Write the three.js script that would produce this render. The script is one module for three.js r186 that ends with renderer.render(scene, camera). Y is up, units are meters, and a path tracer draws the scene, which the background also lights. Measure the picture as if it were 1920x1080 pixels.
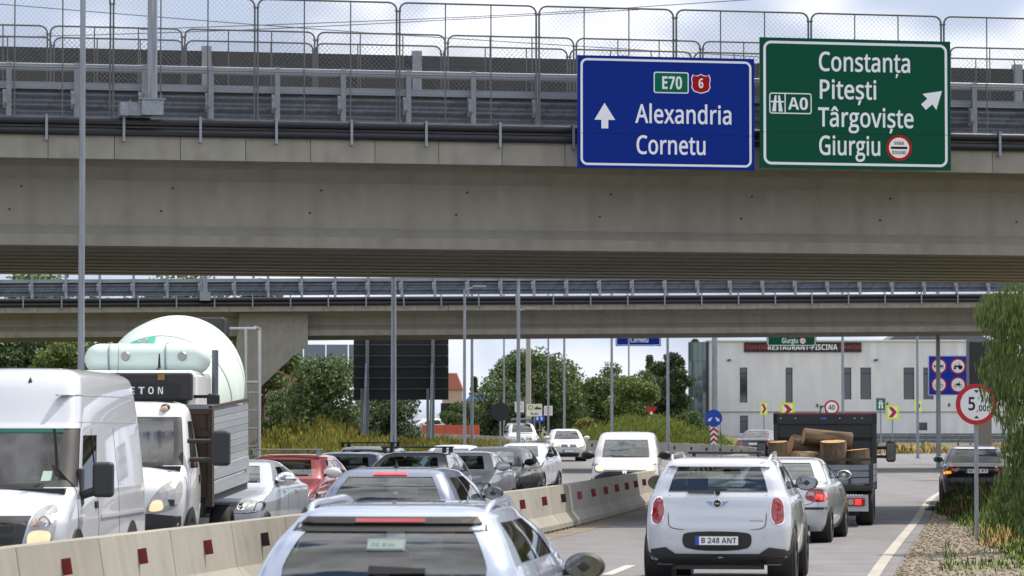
import * as THREE from 'three';
import { mergeGeometries } from 'three/addons/utils/BufferGeometryUtils.js';
import { MarchingCubes } from 'three/addons/objects/MarchingCubes.js';
import { RoundedBoxGeometry } from 'three/addons/geometries/RoundedBoxGeometry.js';

// ---------- camera, sky, sun, exposure ----------
const F_PX = 6200, HORIZON = 803, EYE = 1.9;            // lens in photo pixels (1920 wide)
const scene = new THREE.Scene();
const camera = new THREE.PerspectiveCamera(2 * Math.atan(540 / F_PX) * 180 / Math.PI, 16 / 9, 0.5, 3000);
camera.position.set(0, EYE, 0);
const PITCH = Math.atan((HORIZON - 540) / F_PX);
camera.rotation.set(PITCH, 0, 0);
camera.focus = 60; camera.userData.fStop = 5.6;
camera.updateMatrixWorld();
const renderer = new THREE.WebGLRenderer({ antialias: true });
renderer.toneMapping = THREE.LinearToneMapping;
renderer.toneMappingExposure = 1.1;
renderer.shadowMap.enabled = true;
const SUN = new THREE.Vector3(0.40, 0.86, -0.32).normalize();
const sun = new THREE.DirectionalLight(0xfff3e2, 4.9);
sun.position.copy(SUN).multiplyScalar(300).add(new THREE.Vector3(0, 0, -90));
sun.target.position.set(0, 0, -90);
sun.castShadow = true; sun.shadow.radius = 3;
Object.assign(sun.shadow.camera, { left: -120, right: 120, top: 160, bottom: -160, near: 10, far: 700 });
sun.shadow.mapSize.set(4096, 4096);
scene.add(sun, sun.target);

// ---------- seeded noise ----------
function rng(seed) { let a = seed >>> 0; return () => { a = (a + 0x6D2B79F5) | 0; let t = Math.imul(a ^ (a >>> 15), 1 | a); t = (t + Math.imul(t ^ (t >>> 7), 61 | t)) ^ t; return ((t ^ (t >>> 14)) >>> 0) / 4294967296; }; }
const R = rng(7);
const hash = (x, y, z) => { let h = Math.imul(x, 374761393) ^ Math.imul(y, 668265263) ^ Math.imul(z, 2147483647 ^ 1274126177); h = Math.imul(h ^ (h >>> 13), 1274126177); return ((h ^ (h >>> 16)) >>> 0) / 4294967296; };
const sm = (t) => t * t * (3 - 2 * t);
function vnoise(x, y, z = 0) {
  const xi = Math.floor(x), yi = Math.floor(y), zi = Math.floor(z), u = sm(x - xi), v = sm(y - yi), w = sm(z - zi);
  const L = (a, b, t) => a + (b - a) * t, c = (i, j, k) => hash(xi + i, yi + j, zi + k);
  return L(L(L(c(0, 0, 0), c(1, 0, 0), u), L(c(0, 1, 0), c(1, 1, 0), u), v), L(L(c(0, 0, 1), c(1, 0, 1), u), L(c(0, 1, 1), c(1, 1, 1), u), v), w);
}
const fbm = (x, y, z = 0, o = 5) => { let s = 0, a = 0.5, n = 0; for (let i = 0; i < o; i++) { s += a * vnoise(x, y, z); n += a; a *= 0.5; x *= 2.03; y *= 2.03; z *= 2.03; } return s / n; };

const sfbm = (x, y) => { let s = 0, a = 1, n = 0; for (let i = 0; i < 7; i++) { s += a * vnoise(x, y, 0.3 + i); n += a; a *= 0.6; x *= 2.07; y *= 2.07; } return s / n; };
// ---------- the sky: pale blue summer air with broken cumulus ----------
{
  const W = 1024, H = 512, data = new Float32Array(W * H * 4);
  for (let j = 0; j < H; j++) {
    const el = ((j + 0.5) / H - 0.5) * Math.PI, dy = Math.sin(el), ch = Math.cos(el);
    for (let i = 0; i < W; i++) {
      const az = ((i + 0.5) / W - 0.5) * 2 * Math.PI, dx = Math.cos(az) * ch, dz = Math.sin(az) * ch;
      const up = Math.max(dy, 0), h = Math.pow(1 - up, 3.2);
      let r = 0.17 + 0.41 * h, g = 0.27 + 0.38 * h, b = 0.49 + 0.29 * h;
      const k = 1 / (up + 0.16), px = dx * k * 3.6, pz = dz * k * 3.6;
      let d = sfbm(px + 3.1, pz - 1.7) * 0.75 + fbm(px * 0.3 + 9, pz * 0.3, 4.2, 3) * 0.35;
      let c = Math.min(1, Math.max(0, (d - 0.485) / 0.11)); c = sm(c);
      const thick = Math.min(1, Math.max(0, (d - 0.58) / 0.22));
      const wh = 1.6 - 1.15 * thick;
      const fade = 0.3 + 0.7 * Math.min(1, up * 5); c *= fade;
      r += (wh * 0.98 - r) * c; g += (wh * 0.99 - g) * c; b += (wh * 1.02 - b) * c;
      if (dy < 0) { r = 0.16; g = 0.16; b = 0.15; }
      const o = (j * W + i) * 4; data[o] = r; data[o + 1] = g; data[o + 2] = b; data[o + 3] = 1;
    }
  }
  const t = new THREE.DataTexture(data, W, H, THREE.RGBAFormat, THREE.FloatType);
  t.mapping = THREE.EquirectangularReflectionMapping; t.magFilter = t.minFilter = THREE.LinearFilter; t.needsUpdate = true;
  scene.background = t; scene.environment = t;
}

// ---------- helpers ----------
const names = {};
const numbered = (n) => { const k = names[n] = (names[n] ?? -1) + 1; return k ? n + '_' + String(k).padStart(3, '0') : n; };
const V = (x, y, z) => new THREE.Vector3(x, y, z);
// photo pixel column + forward distance -> world x
const X = (px, d) => (px - 960) * d / F_PX;
// photo pixel row + forward distance -> world height
const Yh = (py, d) => { const a = PITCH + Math.atan((540 - py) / F_PX); return EYE + d * Math.tan(a); };
const groundY = (x, d) => Math.min(2.6, Math.max(0, (d - 115) * 0.008));
function strip(g) { const q = g.index ? g.toNonIndexed() : g; for (const k of Object.keys(q.attributes)) if (k !== 'position' && k !== 'normal' && k !== 'uv') q.deleteAttribute(k); if (!q.attributes.uv) q.setAttribute('uv', new THREE.BufferAttribute(new Float32Array(q.attributes.position.count * 2), 2)); return q; }
const merge = (l) => l.length === 1 ? l[0] : mergeGeometries(l.map(strip));
function mesh(name, geo, mat, parent) {
  const m = new THREE.Mesh(Array.isArray(geo) ? merge(geo) : geo, mat); m.castShadow = m.receiveShadow = true;
  m.name = parent && parent !== scene ? name : numbered(name); (parent ?? scene).add(m); return m;
}
function part(name, parent) { const g = new THREE.Group(); g.name = name; parent.add(g); return g; }
function tag(o, label, category, group) { o.userData = { label, category }; if (group) o.userData.group = group; return o; }
function thing(name, label, category, x = 0, y = 0, z = 0, turn = 0, group) { const g = new THREE.Group(); g.name = numbered(name); scene.add(g); g.position.set(x, y, z); g.rotation.y = turn; return tag(g, label, category, group); }
function struct(o) { o.userData = { kind: 'structure' }; return o; }
const bx = (w, h, d, x = 0, y = 0, z = 0, rx = 0, ry = 0, rz = 0) => { const g = new THREE.BoxGeometry(w, h, d); if (rx) g.rotateX(rx); if (ry) g.rotateY(ry); if (rz) g.rotateZ(rz); return g.translate(x, y, z); };
const rbx = (w, h, d, r, x = 0, y = 0, z = 0, seg = 2) => new RoundedBoxGeometry(w, h, d, seg, r).translate(x, y, z);
function rod(a, b, r, r2 = r, seg = 8) { const d = b.clone().sub(a), l = d.length(), g = new THREE.CylinderGeometry(r2, r, l, seg); g.applyQuaternion(new THREE.Quaternion().setFromUnitVectors(V(0, 1, 0), d.normalize())); return g.translate((a.x + b.x) / 2, (a.y + b.y) / 2, (a.z + b.z) / 2); }
const tubeG = (pts, r, seg = 24, rs = 6, closed = false) => new THREE.TubeGeometry(new THREE.CatmullRomCurve3(pts, closed, 'centripetal'), seg, r, rs, closed);
function prism(pts, depth, z0 = 0) { const s = new THREE.Shape(); pts.forEach(([x, y], i) => i ? s.lineTo(x, y) : s.moveTo(x, y)); return new THREE.ExtrudeGeometry(s, { depth, bevelEnabled: false }).translate(0, 0, z0); }
function dup(o, x, y, z, turn, label) { const c = o.clone(); c.name = numbered(o.name.replace(/_\d{3}$/, '')); c.userData = { ...o.userData }; if (label) c.userData.label = label; scene.add(c); c.position.set(x, y, z); if (turn !== undefined) c.rotation.y = turn; return c; }

// ---------- textures and materials ----------
function tex(w, h, fn, srgb = true, rep) {
  const d = new Uint8Array(w * h * 4);
  for (let j = 0; j < h; j++) for (let i = 0; i < w; i++) { const c = fn(i / w, j / h, i, j), o = (j * w + i) * 4; d[o] = Math.max(0, Math.min(255, c[0])); d[o + 1] = Math.max(0, Math.min(255, c[1])); d[o + 2] = Math.max(0, Math.min(255, c[2])); d[o + 3] = 255; }
  const t = new THREE.DataTexture(d, w, h); t.magFilter = THREE.LinearFilter; t.minFilter = THREE.LinearMipmapLinearFilter; t.generateMipmaps = true; t.wrapS = t.wrapT = THREE.RepeatWrapping; if (srgb) t.colorSpace = THREE.SRGBColorSpace; if (rep) t.repeat.set(...rep); t.needsUpdate = true; return t;
}
// noise that tiles over [0,1): blend of shifted copies
const tile = (f, u, v, n) => { const a = f(u * n, v * n), b = f((u - 1) * n, v * n), c = f(u * n, (v - 1) * n), d = f((u - 1) * n, (v - 1) * n), s = sm(u), t = sm(v); return (a * (1 - s) + b * s) * (1 - t) + (c * (1 - s) + d * s) * t; };
function canvasTex(w, h, draw) { const c = document.createElement('canvas'); c.width = w; c.height = h; draw(c.getContext('2d'), w, h); const t = new THREE.CanvasTexture(c); t.colorSpace = THREE.SRGBColorSpace; t.anisotropy = 4; return t; }
const std = (color, roughness = 0.7, metalness = 0, o = {}) => new THREE.MeshStandardMaterial({ color, roughness, metalness, ...o });
const lin = (r, g, b) => new THREE.Color().setRGB(r, g, b);

const concreteMap = tex(512, 512, (u, v) => { const n = tile((a, b) => fbm(a, b, 1, 5), u, v, 6), f = hash(u * 512 | 0, v * 512 | 0, 3), s = tile((a, b) => fbm(a * 3, b * 0.5, 7, 4), u, v, 5); const k = 162 + (n - 0.5) * 26 + (f - 0.5) * 12 + (s - 0.5) * 20; return [k, k * 0.985, k * 0.95]; });
const asphaltMap = tex(512, 512, (u, v) => { const n = tile((a, b) => fbm(a, b, 2, 5), u, v, 5), f = hash(u * 512 | 0, v * 512 | 0, 9), p = tile((a, b) => fbm(a, b * 0.3, 12, 3), u, v, 9); const k = 110 + (n - 0.5) * 30 + (f - 0.5) * 30 + (p - 0.5) * 22; return [k, k * 1.0, k * 1.03]; });
const gravelMap = tex(512, 512, (u, v) => { const n = tile((a, b) => fbm(a, b, 5, 4), u, v, 7), f = tile((a, b) => vnoise(a, b, 8), u, v, 120); const k = 120 + (n - 0.5) * 60 + (f - 0.5) * 70; return [k, k * 0.93, k * 0.82]; });
const soilMap = tex(512, 512, (u, v) => { const n = tile((a, b) => fbm(a, b, 6, 5), u, v, 8), f = hash(u * 512 | 0, v * 512 | 0, 4); const k = 92 + (n - 0.5) * 70 + (f - 0.5) * 30; return [k * 1.02, k * 0.98, k * 0.62]; });
const galvMap = tex(256, 256, (u, v) => { const n = tile((a, b) => fbm(a, b, 8, 4), u, v, 14), c = tile((a, b) => vnoise(a, b, 3), u, v, 40); const k = 168 + (n - 0.5) * 60 + (c - 0.5) * 24; return [k * 0.97, k, k * 1.04]; });
const wallMap = tex(512, 512, (u, v) => { const n = tile((a, b) => fbm(a, b, 31, 5), u, v, 5), s = tile((a, b) => fbm(a * 4, b * 0.35, 17, 4), u, v, 4), f = hash(u * 512 | 0, v * 512 | 0, 14); const k = 228 + (n - 0.5) * 22 + (s - 0.5) * 30 + (f - 0.5) * 8; return [k, k, k * 1.01]; });
const withRep = (t, a, b) => { const c = t.clone(); c.repeat.set(a, b); c.needsUpdate = true; return c; };
const M = {
  concrete: std(0xffffff, 0.92, 0, { map: concreteMap }),
  girder: std(lin(0.76, 0.75, 0.71), 0.92, 0, { map: concreteMap }),
  barrier: std(lin(0.86, 0.85, 0.82), 0.93, 0, { map: concreteMap }),
  asphalt: std(0xffffff, 0.88, 0, { map: asphaltMap, bumpMap: asphaltMap, bumpScale: 0.004 }),
  gravel: std(0xffffff, 0.97, 0, { map: gravelMap, bumpMap: gravelMap, bumpScale: 0.02 }),
  soil: std(0xffffff, 0.98, 0, { map: soilMap }),
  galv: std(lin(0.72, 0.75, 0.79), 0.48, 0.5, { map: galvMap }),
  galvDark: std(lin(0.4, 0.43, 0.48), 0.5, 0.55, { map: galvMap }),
  wire: std(lin(0.13, 0.135, 0.14), 0.6, 0.3),
  paint: std(lin(0.42, 0.41, 0.38), 0.85), paintOld: std(lin(1, 0.99, 0.95), 0.9, 0, { map: concreteMap }),
  pipe: std(lin(0.012, 0.013, 0.022), 0.38),
  noise: std(lin(0.026, 0.028, 0.034), 0.8),
  black: std(lin(0.012, 0.012, 0.013), 0.55),
  rubber: std(lin(0.018, 0.018, 0.018), 0.85),
  plastic: std(lin(0.03, 0.031, 0.033), 0.6),
  interior: std(lin(0.035, 0.035, 0.038), 0.9),
  seat: std(lin(0.05, 0.05, 0.055), 0.95),
  chrome: std(lin(0.8, 0.81, 0.83), 0.12, 1), mirrorGlass: std(lin(0.25, 0.27, 0.28), 0.04, 1),
  rim: std(lin(0.5, 0.51, 0.53), 0.3, 0.9),
  alu: std(lin(0.68, 0.70, 0.72), 0.42, 0.6, { map: galvMap }),
  signBack: std(lin(0.022, 0.024, 0.028), 0.6, 0.2),
  wall: std(lin(0.92, 0.92, 0.93), 0.93, 0, { map: wallMap }),
  white: std(lin(0.78, 0.78, 0.78), 0.5),
  skin: std(lin(0.5, 0.27, 0.18), 0.6),
};
const glassOf = (r, g, b, ior = 1.75) => new THREE.MeshPhysicalMaterial({ color: lin(r, g, b), roughness: 0.02, metalness: 0, transmission: 1, thickness: 0, ior, side: THREE.DoubleSide });
M.glass = glassOf(0.42, 0.50, 0.49, 2.15);
M.glassDark = glassOf(0.08, 0.095, 0.095, 1.6);
M.pane = new THREE.MeshPhysicalMaterial({ color: lin(0.02, 0.025, 0.028), roughness: 0.04, ior: 1.9 });
const paintOf = (r, g, b, metal = 0, rough = 0.35) => new THREE.MeshPhysicalMaterial({ color: lin(r, g, b), roughness: rough, metalness: metal, clearcoat: 1, clearcoatRoughness: 0.03 });
const lensOf = (r, g, b, e = 0, er, eg, eb) => new THREE.MeshPhysicalMaterial({ color: lin(r, g, b), roughness: 0.12, clearcoat: 1, emissive: e ? lin(er ?? r, eg ?? g, eb ?? b) : lin(0, 0, 0), emissiveIntensity: e });
M.redLens = lensOf(0.32, 0.006, 0.01);
M.redLit = lensOf(0.45, 0.01, 0.008, 0.9, 1, 0.05, 0.03);
M.amberLit = lensOf(0.6, 0.25, 0.01, 0.8, 1, 0.45, 0.02);
M.amber = lensOf(0.6, 0.22, 0.01);
M.headLit = lensOf(0.5, 0.45, 0.32, 0.7, 1, 0.75, 0.38);
M.headLens = new THREE.MeshPhysicalMaterial({ color: lin(0.33, 0.34, 0.34), roughness: 0.25, metalness: 0.1, clearcoat: 1, clearcoatRoughness: 0.05 });
// ---------- ground, roads ----------
function sheet(x0, x1, d0, d1, nx, nd, lift, uvScale) {
  const pos = [], uv = [], idx = [];
  for (let j = 0; j <= nd; j++) for (let i = 0; i <= nx; i++) { const x = x0 + (x1 - x0) * i / nx, d = d0 + (d1 - d0) * Math.pow(j / nd, 2); pos.push(x, groundY(x, d) + lift, -d); uv.push(x / uvScale, d / uvScale); }
  for (let j = 0; j < nd; j++) for (let i = 0; i < nx; i++) { const a = j * (nx + 1) + i, b = a + 1, c = a + nx + 1, e = c + 1; idx.push(a, b, c, b, e, c); }
  const g = new THREE.BufferGeometry(); g.setAttribute('position', new THREE.Float32BufferAttribute(pos, 3)); g.setAttribute('uv', new THREE.Float32BufferAttribute(uv, 2)); g.setIndex(idx); g.computeVertexNormals(); return g;
}
struct(mesh('ground', sheet(-900, 900, -40, 2600, 40, 120, -0.03, 6), M.soil));
const curve = (pts, n) => new THREE.CatmullRomCurve3(pts.map(([x, d]) => V(x, 0, -d)), false, 'centripetal').getSpacedPoints(n);
function ribbon(L, Rr, n, lift, across = 4, uvS = 4) {
  const a = Array.isArray(L[0]) ? curve(L, n) : L, b = Array.isArray(Rr[0]) ? curve(Rr, n) : Rr, pos = [], uv = [], idx = [];
  for (let i = 0; i <= n; i++) for (let k = 0; k <= across; k++) { const t = k / across, x = a[i].x + (b[i].x - a[i].x) * t, z = a[i].z + (b[i].z - a[i].z) * t; pos.push(x, groundY(x, -z) + lift, z); uv.push(x / uvS, -z / uvS); }
  for (let i = 0; i < n; i++) for (let k = 0; k < across; k++) { const p = i * (across + 1) + k, q = p + across + 1; idx.push(p, p + 1, q, p + 1, q + 1, q); }
  const g = new THREE.BufferGeometry(); g.setAttribute('position', new THREE.Float32BufferAttribute(pos, 3)); g.setAttribute('uv', new THREE.Float32BufferAttribute(uv, 2)); g.setIndex(idx); g.computeVertexNormals(); return g;
}
const barrierPts = [[-9.8, 2], [-7.2, 15], [-4.7, 30], [-2.5, 43], [0.7, 62], [4.8, 96], [8.3, 125], [10.3, 138], [10.6, 146], [9.6, 155], [7.4, 163.5], [4, 172], [-2.6, 200], [-14, 236]];
const edgePts = [[-0.6, 5], [1.9, 22], [4.7, 43], [8, 66], [12.2, 95], [17, 121], [23.5, 139], [33, 149], [70, 160]];
// our carriageway: along the barrier, past its nose, then bending right
struct(mesh('road', ribbon([[-9.6, 2], [-7, 15], [-4.5, 30], [-2.3, 43], [0.9, 62], [5, 96], [8.5, 125], [10.8, 142], [12.4, 158], [16, 172], [24, 181], [70, 192]], edgePts.map(([x, d]) => [x + 0.25, d]), 90, 0.004, 6), M.asphalt));
struct(mesh('road', ribbon([[-24, 2], [-21, 15], [-18.5, 30], [-16, 45], [-12, 68], [-8, 96], [-5.5, 120], [-5, 135], [-6, 146], [-8, 158], [-11, 170], [-14, 180], [-20, 205], [-32, 236]], barrierPts.map(([x, d]) => [x - 0.1, d]), 90, 0.006, 6), M.asphalt));
function line(pts, w, n, lift, from = 0, to = 1) { const c = new THREE.CatmullRomCurve3(pts.map(([x, d]) => V(x, 0, -d)), false, 'centripetal'), a = [], b = []; for (let i = 0; i <= n; i++) { const t = from + (to - from) * i / n, p = c.getPointAt(t), q = c.getTangentAt(t); const s = V(-q.z, 0, q.x).multiplyScalar(w / 2); a.push(p.clone().sub(s)); b.push(p.clone().add(s)); } return ribbon(a, b, n, lift, 1); }
struct(mesh('edge_line', line(edgePts, 0.16, 90, 0.010), M.paintOld));
{ // broken lane line between our two lanes
  const mid = edgePts.slice(0, 6).map(([x, d]) => [x - 3.45, d]), len = new THREE.CatmullRomCurve3(mid.map(([x, d]) => V(x, 0, -d)), false, 'centripetal').getLength();
  const lane = struct(new THREE.Group()); lane.name = 'lane_marking'; scene.add(lane);
  for (let s = 2.2; s < len - 4; s += 9) mesh('dash', line(mid, 0.15, 4, 0.010, s / len, (s + 3) / len), M.paint, lane);
  const on = barrierPts.slice(1, 12).map(([x, d]) => [x - 4.1 - (d > 125 ? 0.8 : 0), d]), l2 = new THREE.CatmullRomCurve3(on.map(([x, d]) => V(x, 0, -d)), false, 'centripetal').getLength();
  for (let s = 2; s < l2 - 4; s += 7) mesh('dash', line(on, 0.15, 4, 0.012, s / l2, (s + 3.4) / l2), M.paint, lane);
  const ax = 19.2, ad = 163, ay = groundY(ax, ad) + 0.012;  // arrow painted on the far bend
  const g = prism([[-0.12, 0], [0.12, 0], [0.12, 2.4], [0.5, 2.4], [0, 4.2], [-0.5, 2.4], [-0.12, 2.4]], 0.002).rotateX(-Math.PI / 2).rotateY(-0.55);
  mesh('arrow', g.translate(ax, ay, -ad), M.paint, lane);
}
// gravel shoulder on the right of the edge line
struct(mesh('gravel_shoulder', ribbon(edgePts.map(([x, d]) => [x + 0.2, d]), edgePts.map(([x, d]) => [x + (d < 50 ? 4.6 : 3.2), d]), 90, -0.008, 8, 1.6), M.gravel));
struct(mesh('gravel_strip', line(barrierPts.slice(0, 8).map(([x, d]) => [x + 0.5, d]), 0.6, 60, 0.009), M.gravel));
{ // loose stones on the shoulder
  const g = new THREE.IcosahedronGeometry(0.02, 0), im = new THREE.InstancedMesh(g, std(lin(0.3, 0.27, 0.22), 0.95), 5200), m = new THREE.Matrix4(), q = new THREE.Quaternion(), r = rng(31), c = new THREE.Color();
  for (let i = 0; i < 5200; i++) { const d = 30 + 50 * r(), t = (d - 43) / (66 - 43), ex = 4.7 + t * 3.3, x = ex + 0.28 + Math.pow(r(), 1.6) * 3.0, s = 0.4 + r() * 1.2; q.setFromEuler(new THREE.Euler(r() * 6, r() * 6, r() * 6)); m.compose(V(x, 0.002, -d), q, V(s, s * 0.7, s)); im.setMatrixAt(i, m); const k = 0.6 + r() * 0.7; im.setColorAt(i, c.setRGB(k, k * 0.95, k * 0.86)); }
  im.name = 'loose_gravel'; im.userData = { kind: 'stuff', label: 'loose pale stones scattered on the gravel shoulder', category: 'gravel' }; im.castShadow = im.receiveShadow = true; scene.add(im);
}
// ---------- concrete barrier: one thing per precast segment ----------
{
  const prof = [[-0.30, 0.06], [-0.30, 0.13], [-0.17, 0.30], [-0.09, 0.80], [0.09, 0.80], [0.17, 0.30], [0.30, 0.13], [0.30, 0.06]];
  const L = 2.62, s = new THREE.Shape(); prof.forEach(([x, y], i) => i ? s.lineTo(x, y) : s.moveTo(x, y));
  const body = new THREE.ExtrudeGeometry(s, { depth: L - 0.03, bevelEnabled: true, bevelSize: 0.012, bevelThickness: 0.012, bevelSegments: 1 }).translate(0, 0, -L / 2 + 0.015);
  const feet = []; for (let k = 0; k < 5; k++) feet.push(bx(0.58, 0.07, 0.3, 0, 0.033, -L / 2 + 0.2 + k * (L - 0.4) / 4));
  const geo = merge([body, ...feet]); { const p = geo.attributes.position, u = geo.attributes.uv; for (let i = 0; i < p.count; i++) u.setXY(i, (p.getZ(i) + p.getX(i)) * 0.45, p.getY(i) * 0.45 + p.getX(i) * 0.3); }
  const refl = bx(0.12, 0.16, 0.014), holes = bx(0.1, 0.15, 0.014), redM = std(lin(0.17, 0.012, 0.014), 0.35), holeM = std(lin(0.03, 0.028, 0.026), 0.95);
  const tints = [0, 1, 2, 3].map((k) => { const m = M.barrier.clone(); m.color = lin(0.84 - k * 0.04, 0.83 - k * 0.04, 0.80 - k * 0.045); const t = concreteMap.clone(); t.offset.set(k * 0.27, k * 0.4); t.needsUpdate = true; m.map = t; return m; });
  const c = new THREE.CatmullRomCurve3(barrierPts.map(([x, d]) => V(x, 0, -d)), false, 'centripetal'), len = c.getLength(), n = Math.floor(len / L); c.arcLengthDivisions = 1200; c.updateArcLengths();
  for (let i = 2; i < n; i++) {
    const p = c.getPointAt((i + 0.5) * L / len), a = c.getPointAt(i * L / len), b = c.getPointAt((i + 1) * L / len), far = -p.z > 136;
    const o = thing('concrete_barrier', far ? 'pale precast concrete barrier segment with a lifting slot, in the curved far row' : 'precast concrete barrier segment with a square marker, in the row dividing the two roads', 'barrier', p.x, groundY(p.x, -p.z), p.z, Math.atan2(b.x - a.x, b.z - a.z), far ? 'barrier segments of the far bend' : 'barrier segments between the carriageways');
    mesh('block', geo, tints[i % 4], o);
    const up = Math.atan2(0.08, 0.5), m = mesh(far ? 'lifting_slot' : 'reflector', far ? holes : refl, far || i % 9 === 5 ? holeM : redM, o);
    const side = far && -p.z > 146 ? -1 : -1; m.position.set(side * -0.17, 0.58, 0); m.rotation.z = up; if (i % 7 === 3 && !far) m.rotation.x = 0.3;
    const m2 = m.clone(); m2.position.x *= -1; m2.rotation.z *= -1; o.add(m2);
  }
}
// ---------- the two bridges ----------
function bridgeU(px, d0, th) { const k = (px - 960) / F_PX; return d0 * k / (Math.cos(th) - k * Math.sin(th)); }
const waveBeam = (len, waves, h) => { // corrugated guardrail sheet, its length along x, waves facing +z
  const s = [], n = waves * 8; for (let i = 0; i <= n; i++) s.push([-0.5 + i / n, 0.04 * Math.cos(i / 8 * 2 * Math.PI)]);
  const pos = [], idx = [], uv = []; for (let k = 0; k <= 1; k++) for (const [y, z] of s) { pos.push((k - 0.5) * len, y * h, z); uv.push((k - 0.5) * len, y * h); }
  const N = s.length; for (let i = 0; i < N - 1; i++) idx.push(i, N + i, i + 1, i + 1, N + i, N + i + 1);
  const g = new THREE.BufferGeometry(); g.setAttribute('position', new THREE.Float32BufferAttribute(pos, 3)); g.setAttribute('uv', new THREE.Float32BufferAttribute(uv, 2)); g.setIndex(idx); g.computeVertexNormals(); return g;
};
function girderProfile(top, bot, w = 0.5) { const h = top - bot; return [[-w, bot], [w, bot], [w, bot + 0.22], [0.14, bot + 0.42], [0.14, top - 0.35], [w * 1.1, top - 0.12], [w * 1.1, top], [-w * 1.1, top], [-w * 1.1, top - 0.12], [-0.14, top - 0.35], [-0.14, bot + 0.42], [-w, bot + 0.22]]; }
function bridge({ name, label, d0, th, roll = 0, u0, u1, deckTop, fasciaBot, girderTop, girderBot, depth, nG, panelW, bracketW, pipes }) {
  const o = thing(name, label, 'bridge', 0, 0, -d0, th); o.rotation.z = roll; const len = u1 - u0, mid = (u0 + u1) / 2;
  const uvBox = (g, k = 0.35) => { const p = g.attributes.position, n = g.attributes.normal, u = g.attributes.uv; for (let i = 0; i < p.count; i++) u.setXY(i, (Math.abs(n.getX(i)) > 0.7 ? p.getZ(i) : p.getX(i)) * k, (Math.abs(n.getY(i)) > 0.7 ? p.getZ(i) : p.getY(i)) * k); return g; };
  mesh('deck', uvBox(bx(len, 0.3, depth - 0.2, mid, girderTop + 0.15, -depth / 2)), M.girder, o);
  const facG = bx(panelW - 0.012, deckTop - fasciaBot, 0.14, 0, (deckTop + fasciaBot) / 2, 0.02), tn = [0, 1, 2].map((k) => { const m = M.girder.clone(); m.color = lin(0.84 - k * 0.04, 0.83 - k * 0.04, 0.79 - k * 0.045); const t = concreteMap.clone(); t.offset.set(k * 0.31, k * 0.17); t.repeat.set(0.5, 0.25); t.needsUpdate = true; m.map = t; return m; });
  let k = 0; for (let u = u0 + panelW / 2; u < u1; u += panelW) { const m = mesh('fascia_panel', facG, tn[(k * 7 + (k >> 1)) % 3], o); m.position.set(u, 0, 0.05 + (k % 3) * 0.004); k++; }
  mesh('deck_edge', bx(len, 0.1, 0.5, mid, deckTop + 0.05, -0.18), M.concrete, o);
  for (let i = 0; i < nG; i++) { const g = uvBox(prism(girderProfile(girderTop, girderBot, 0.42), len).rotateY(Math.PI / 2).translate(u0, 0, -1.25 - i * (depth - 2.5) / (nG - 1))); mesh('girder', g, M.girder, o); }
  const bolt = new THREE.CylinderGeometry(0.022, 0.022, 0.03, 8).rotateX(Math.PI / 2);
  for (let u = u0 + 0.7; u < u1; u += 3.0) for (const dy of [0.72, 1.18]) if (girderTop - girderBot > dy + 0.3) { const m = mesh('form_tie_hole', bolt, M.black, o); m.position.set(u + dy * 0.5, girderBot + dy, -1.25 + 0.145); }
  for (const [py, r, pz] of pipes) mesh('service_pipe', rod(V(u0, py, pz), V(u1, py, pz), r, r, 10), M.pipe, o);
  const br = merge([bx(0.05, 0.5, 0.03, 0, 0, 0.19), bx(0.05, 0.03, 0.34, 0, 0.24, 0.03), bx(0.05, 0.03, 0.3, 0, -0.24, 0.05)]);
  for (let u = u0 + 0.2; u < u1; u += bracketW) { const m = mesh('pipe_bracket', br, M.galv, o); m.position.set(u, deckTop - 0.06, 0.12); }
  return o;
}
const D1 = 66.3, TH1 = 0.197, D2 = 132.3, TH2 = 0.105, ROLL2 = 0.0095;
const b1 = bridge({ name: 'road_bridge', label: 'wide concrete girder bridge carrying guardrails, mesh fences and the blue and green signs', d0: D1, th: TH1, u0: -17, u1: 17, deckTop: 7.82, fasciaBot: 7.17, girderTop: 7.2, girderBot: 5.52, depth: 14.3, nG: 9, panelW: 1.29, bracketW: 1.5, pipes: [[7.9, 0.085, 0.2], [7.7, 0.085, 0.2]] });
const b2 = bridge({ name: 'road_bridge', label: 'second concrete girder bridge with a flared pier, behind the first bridge', d0: D2, th: TH2, roll: ROLL2, u0: -30, u1: 30, deckTop: 7.08, fasciaBot: 6.62, girderTop: 6.75, girderBot: 5.68, depth: 9, nG: 5, panelW: 1.25, bracketW: 1.5, pipes: [[7.1, 0.09, 0.2], [6.93, 0.09, 0.2]] });
{ // flared pier of the second bridge
  const u = (px) => bridgeU(px, D2, TH2), y = (py) => Yh(py, 131.5);
  const pts = [[u(446), -0.1], [u(490), -0.1], [u(490), y(722)], [u(556), y(660)], [u(581), y(645)], [u(581), 6.62], [u(453), 6.62], [u(446), y(640)]];
  mesh('pier', prism(pts, 7.6, -8.2), M.girder, b2);
}
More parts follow.
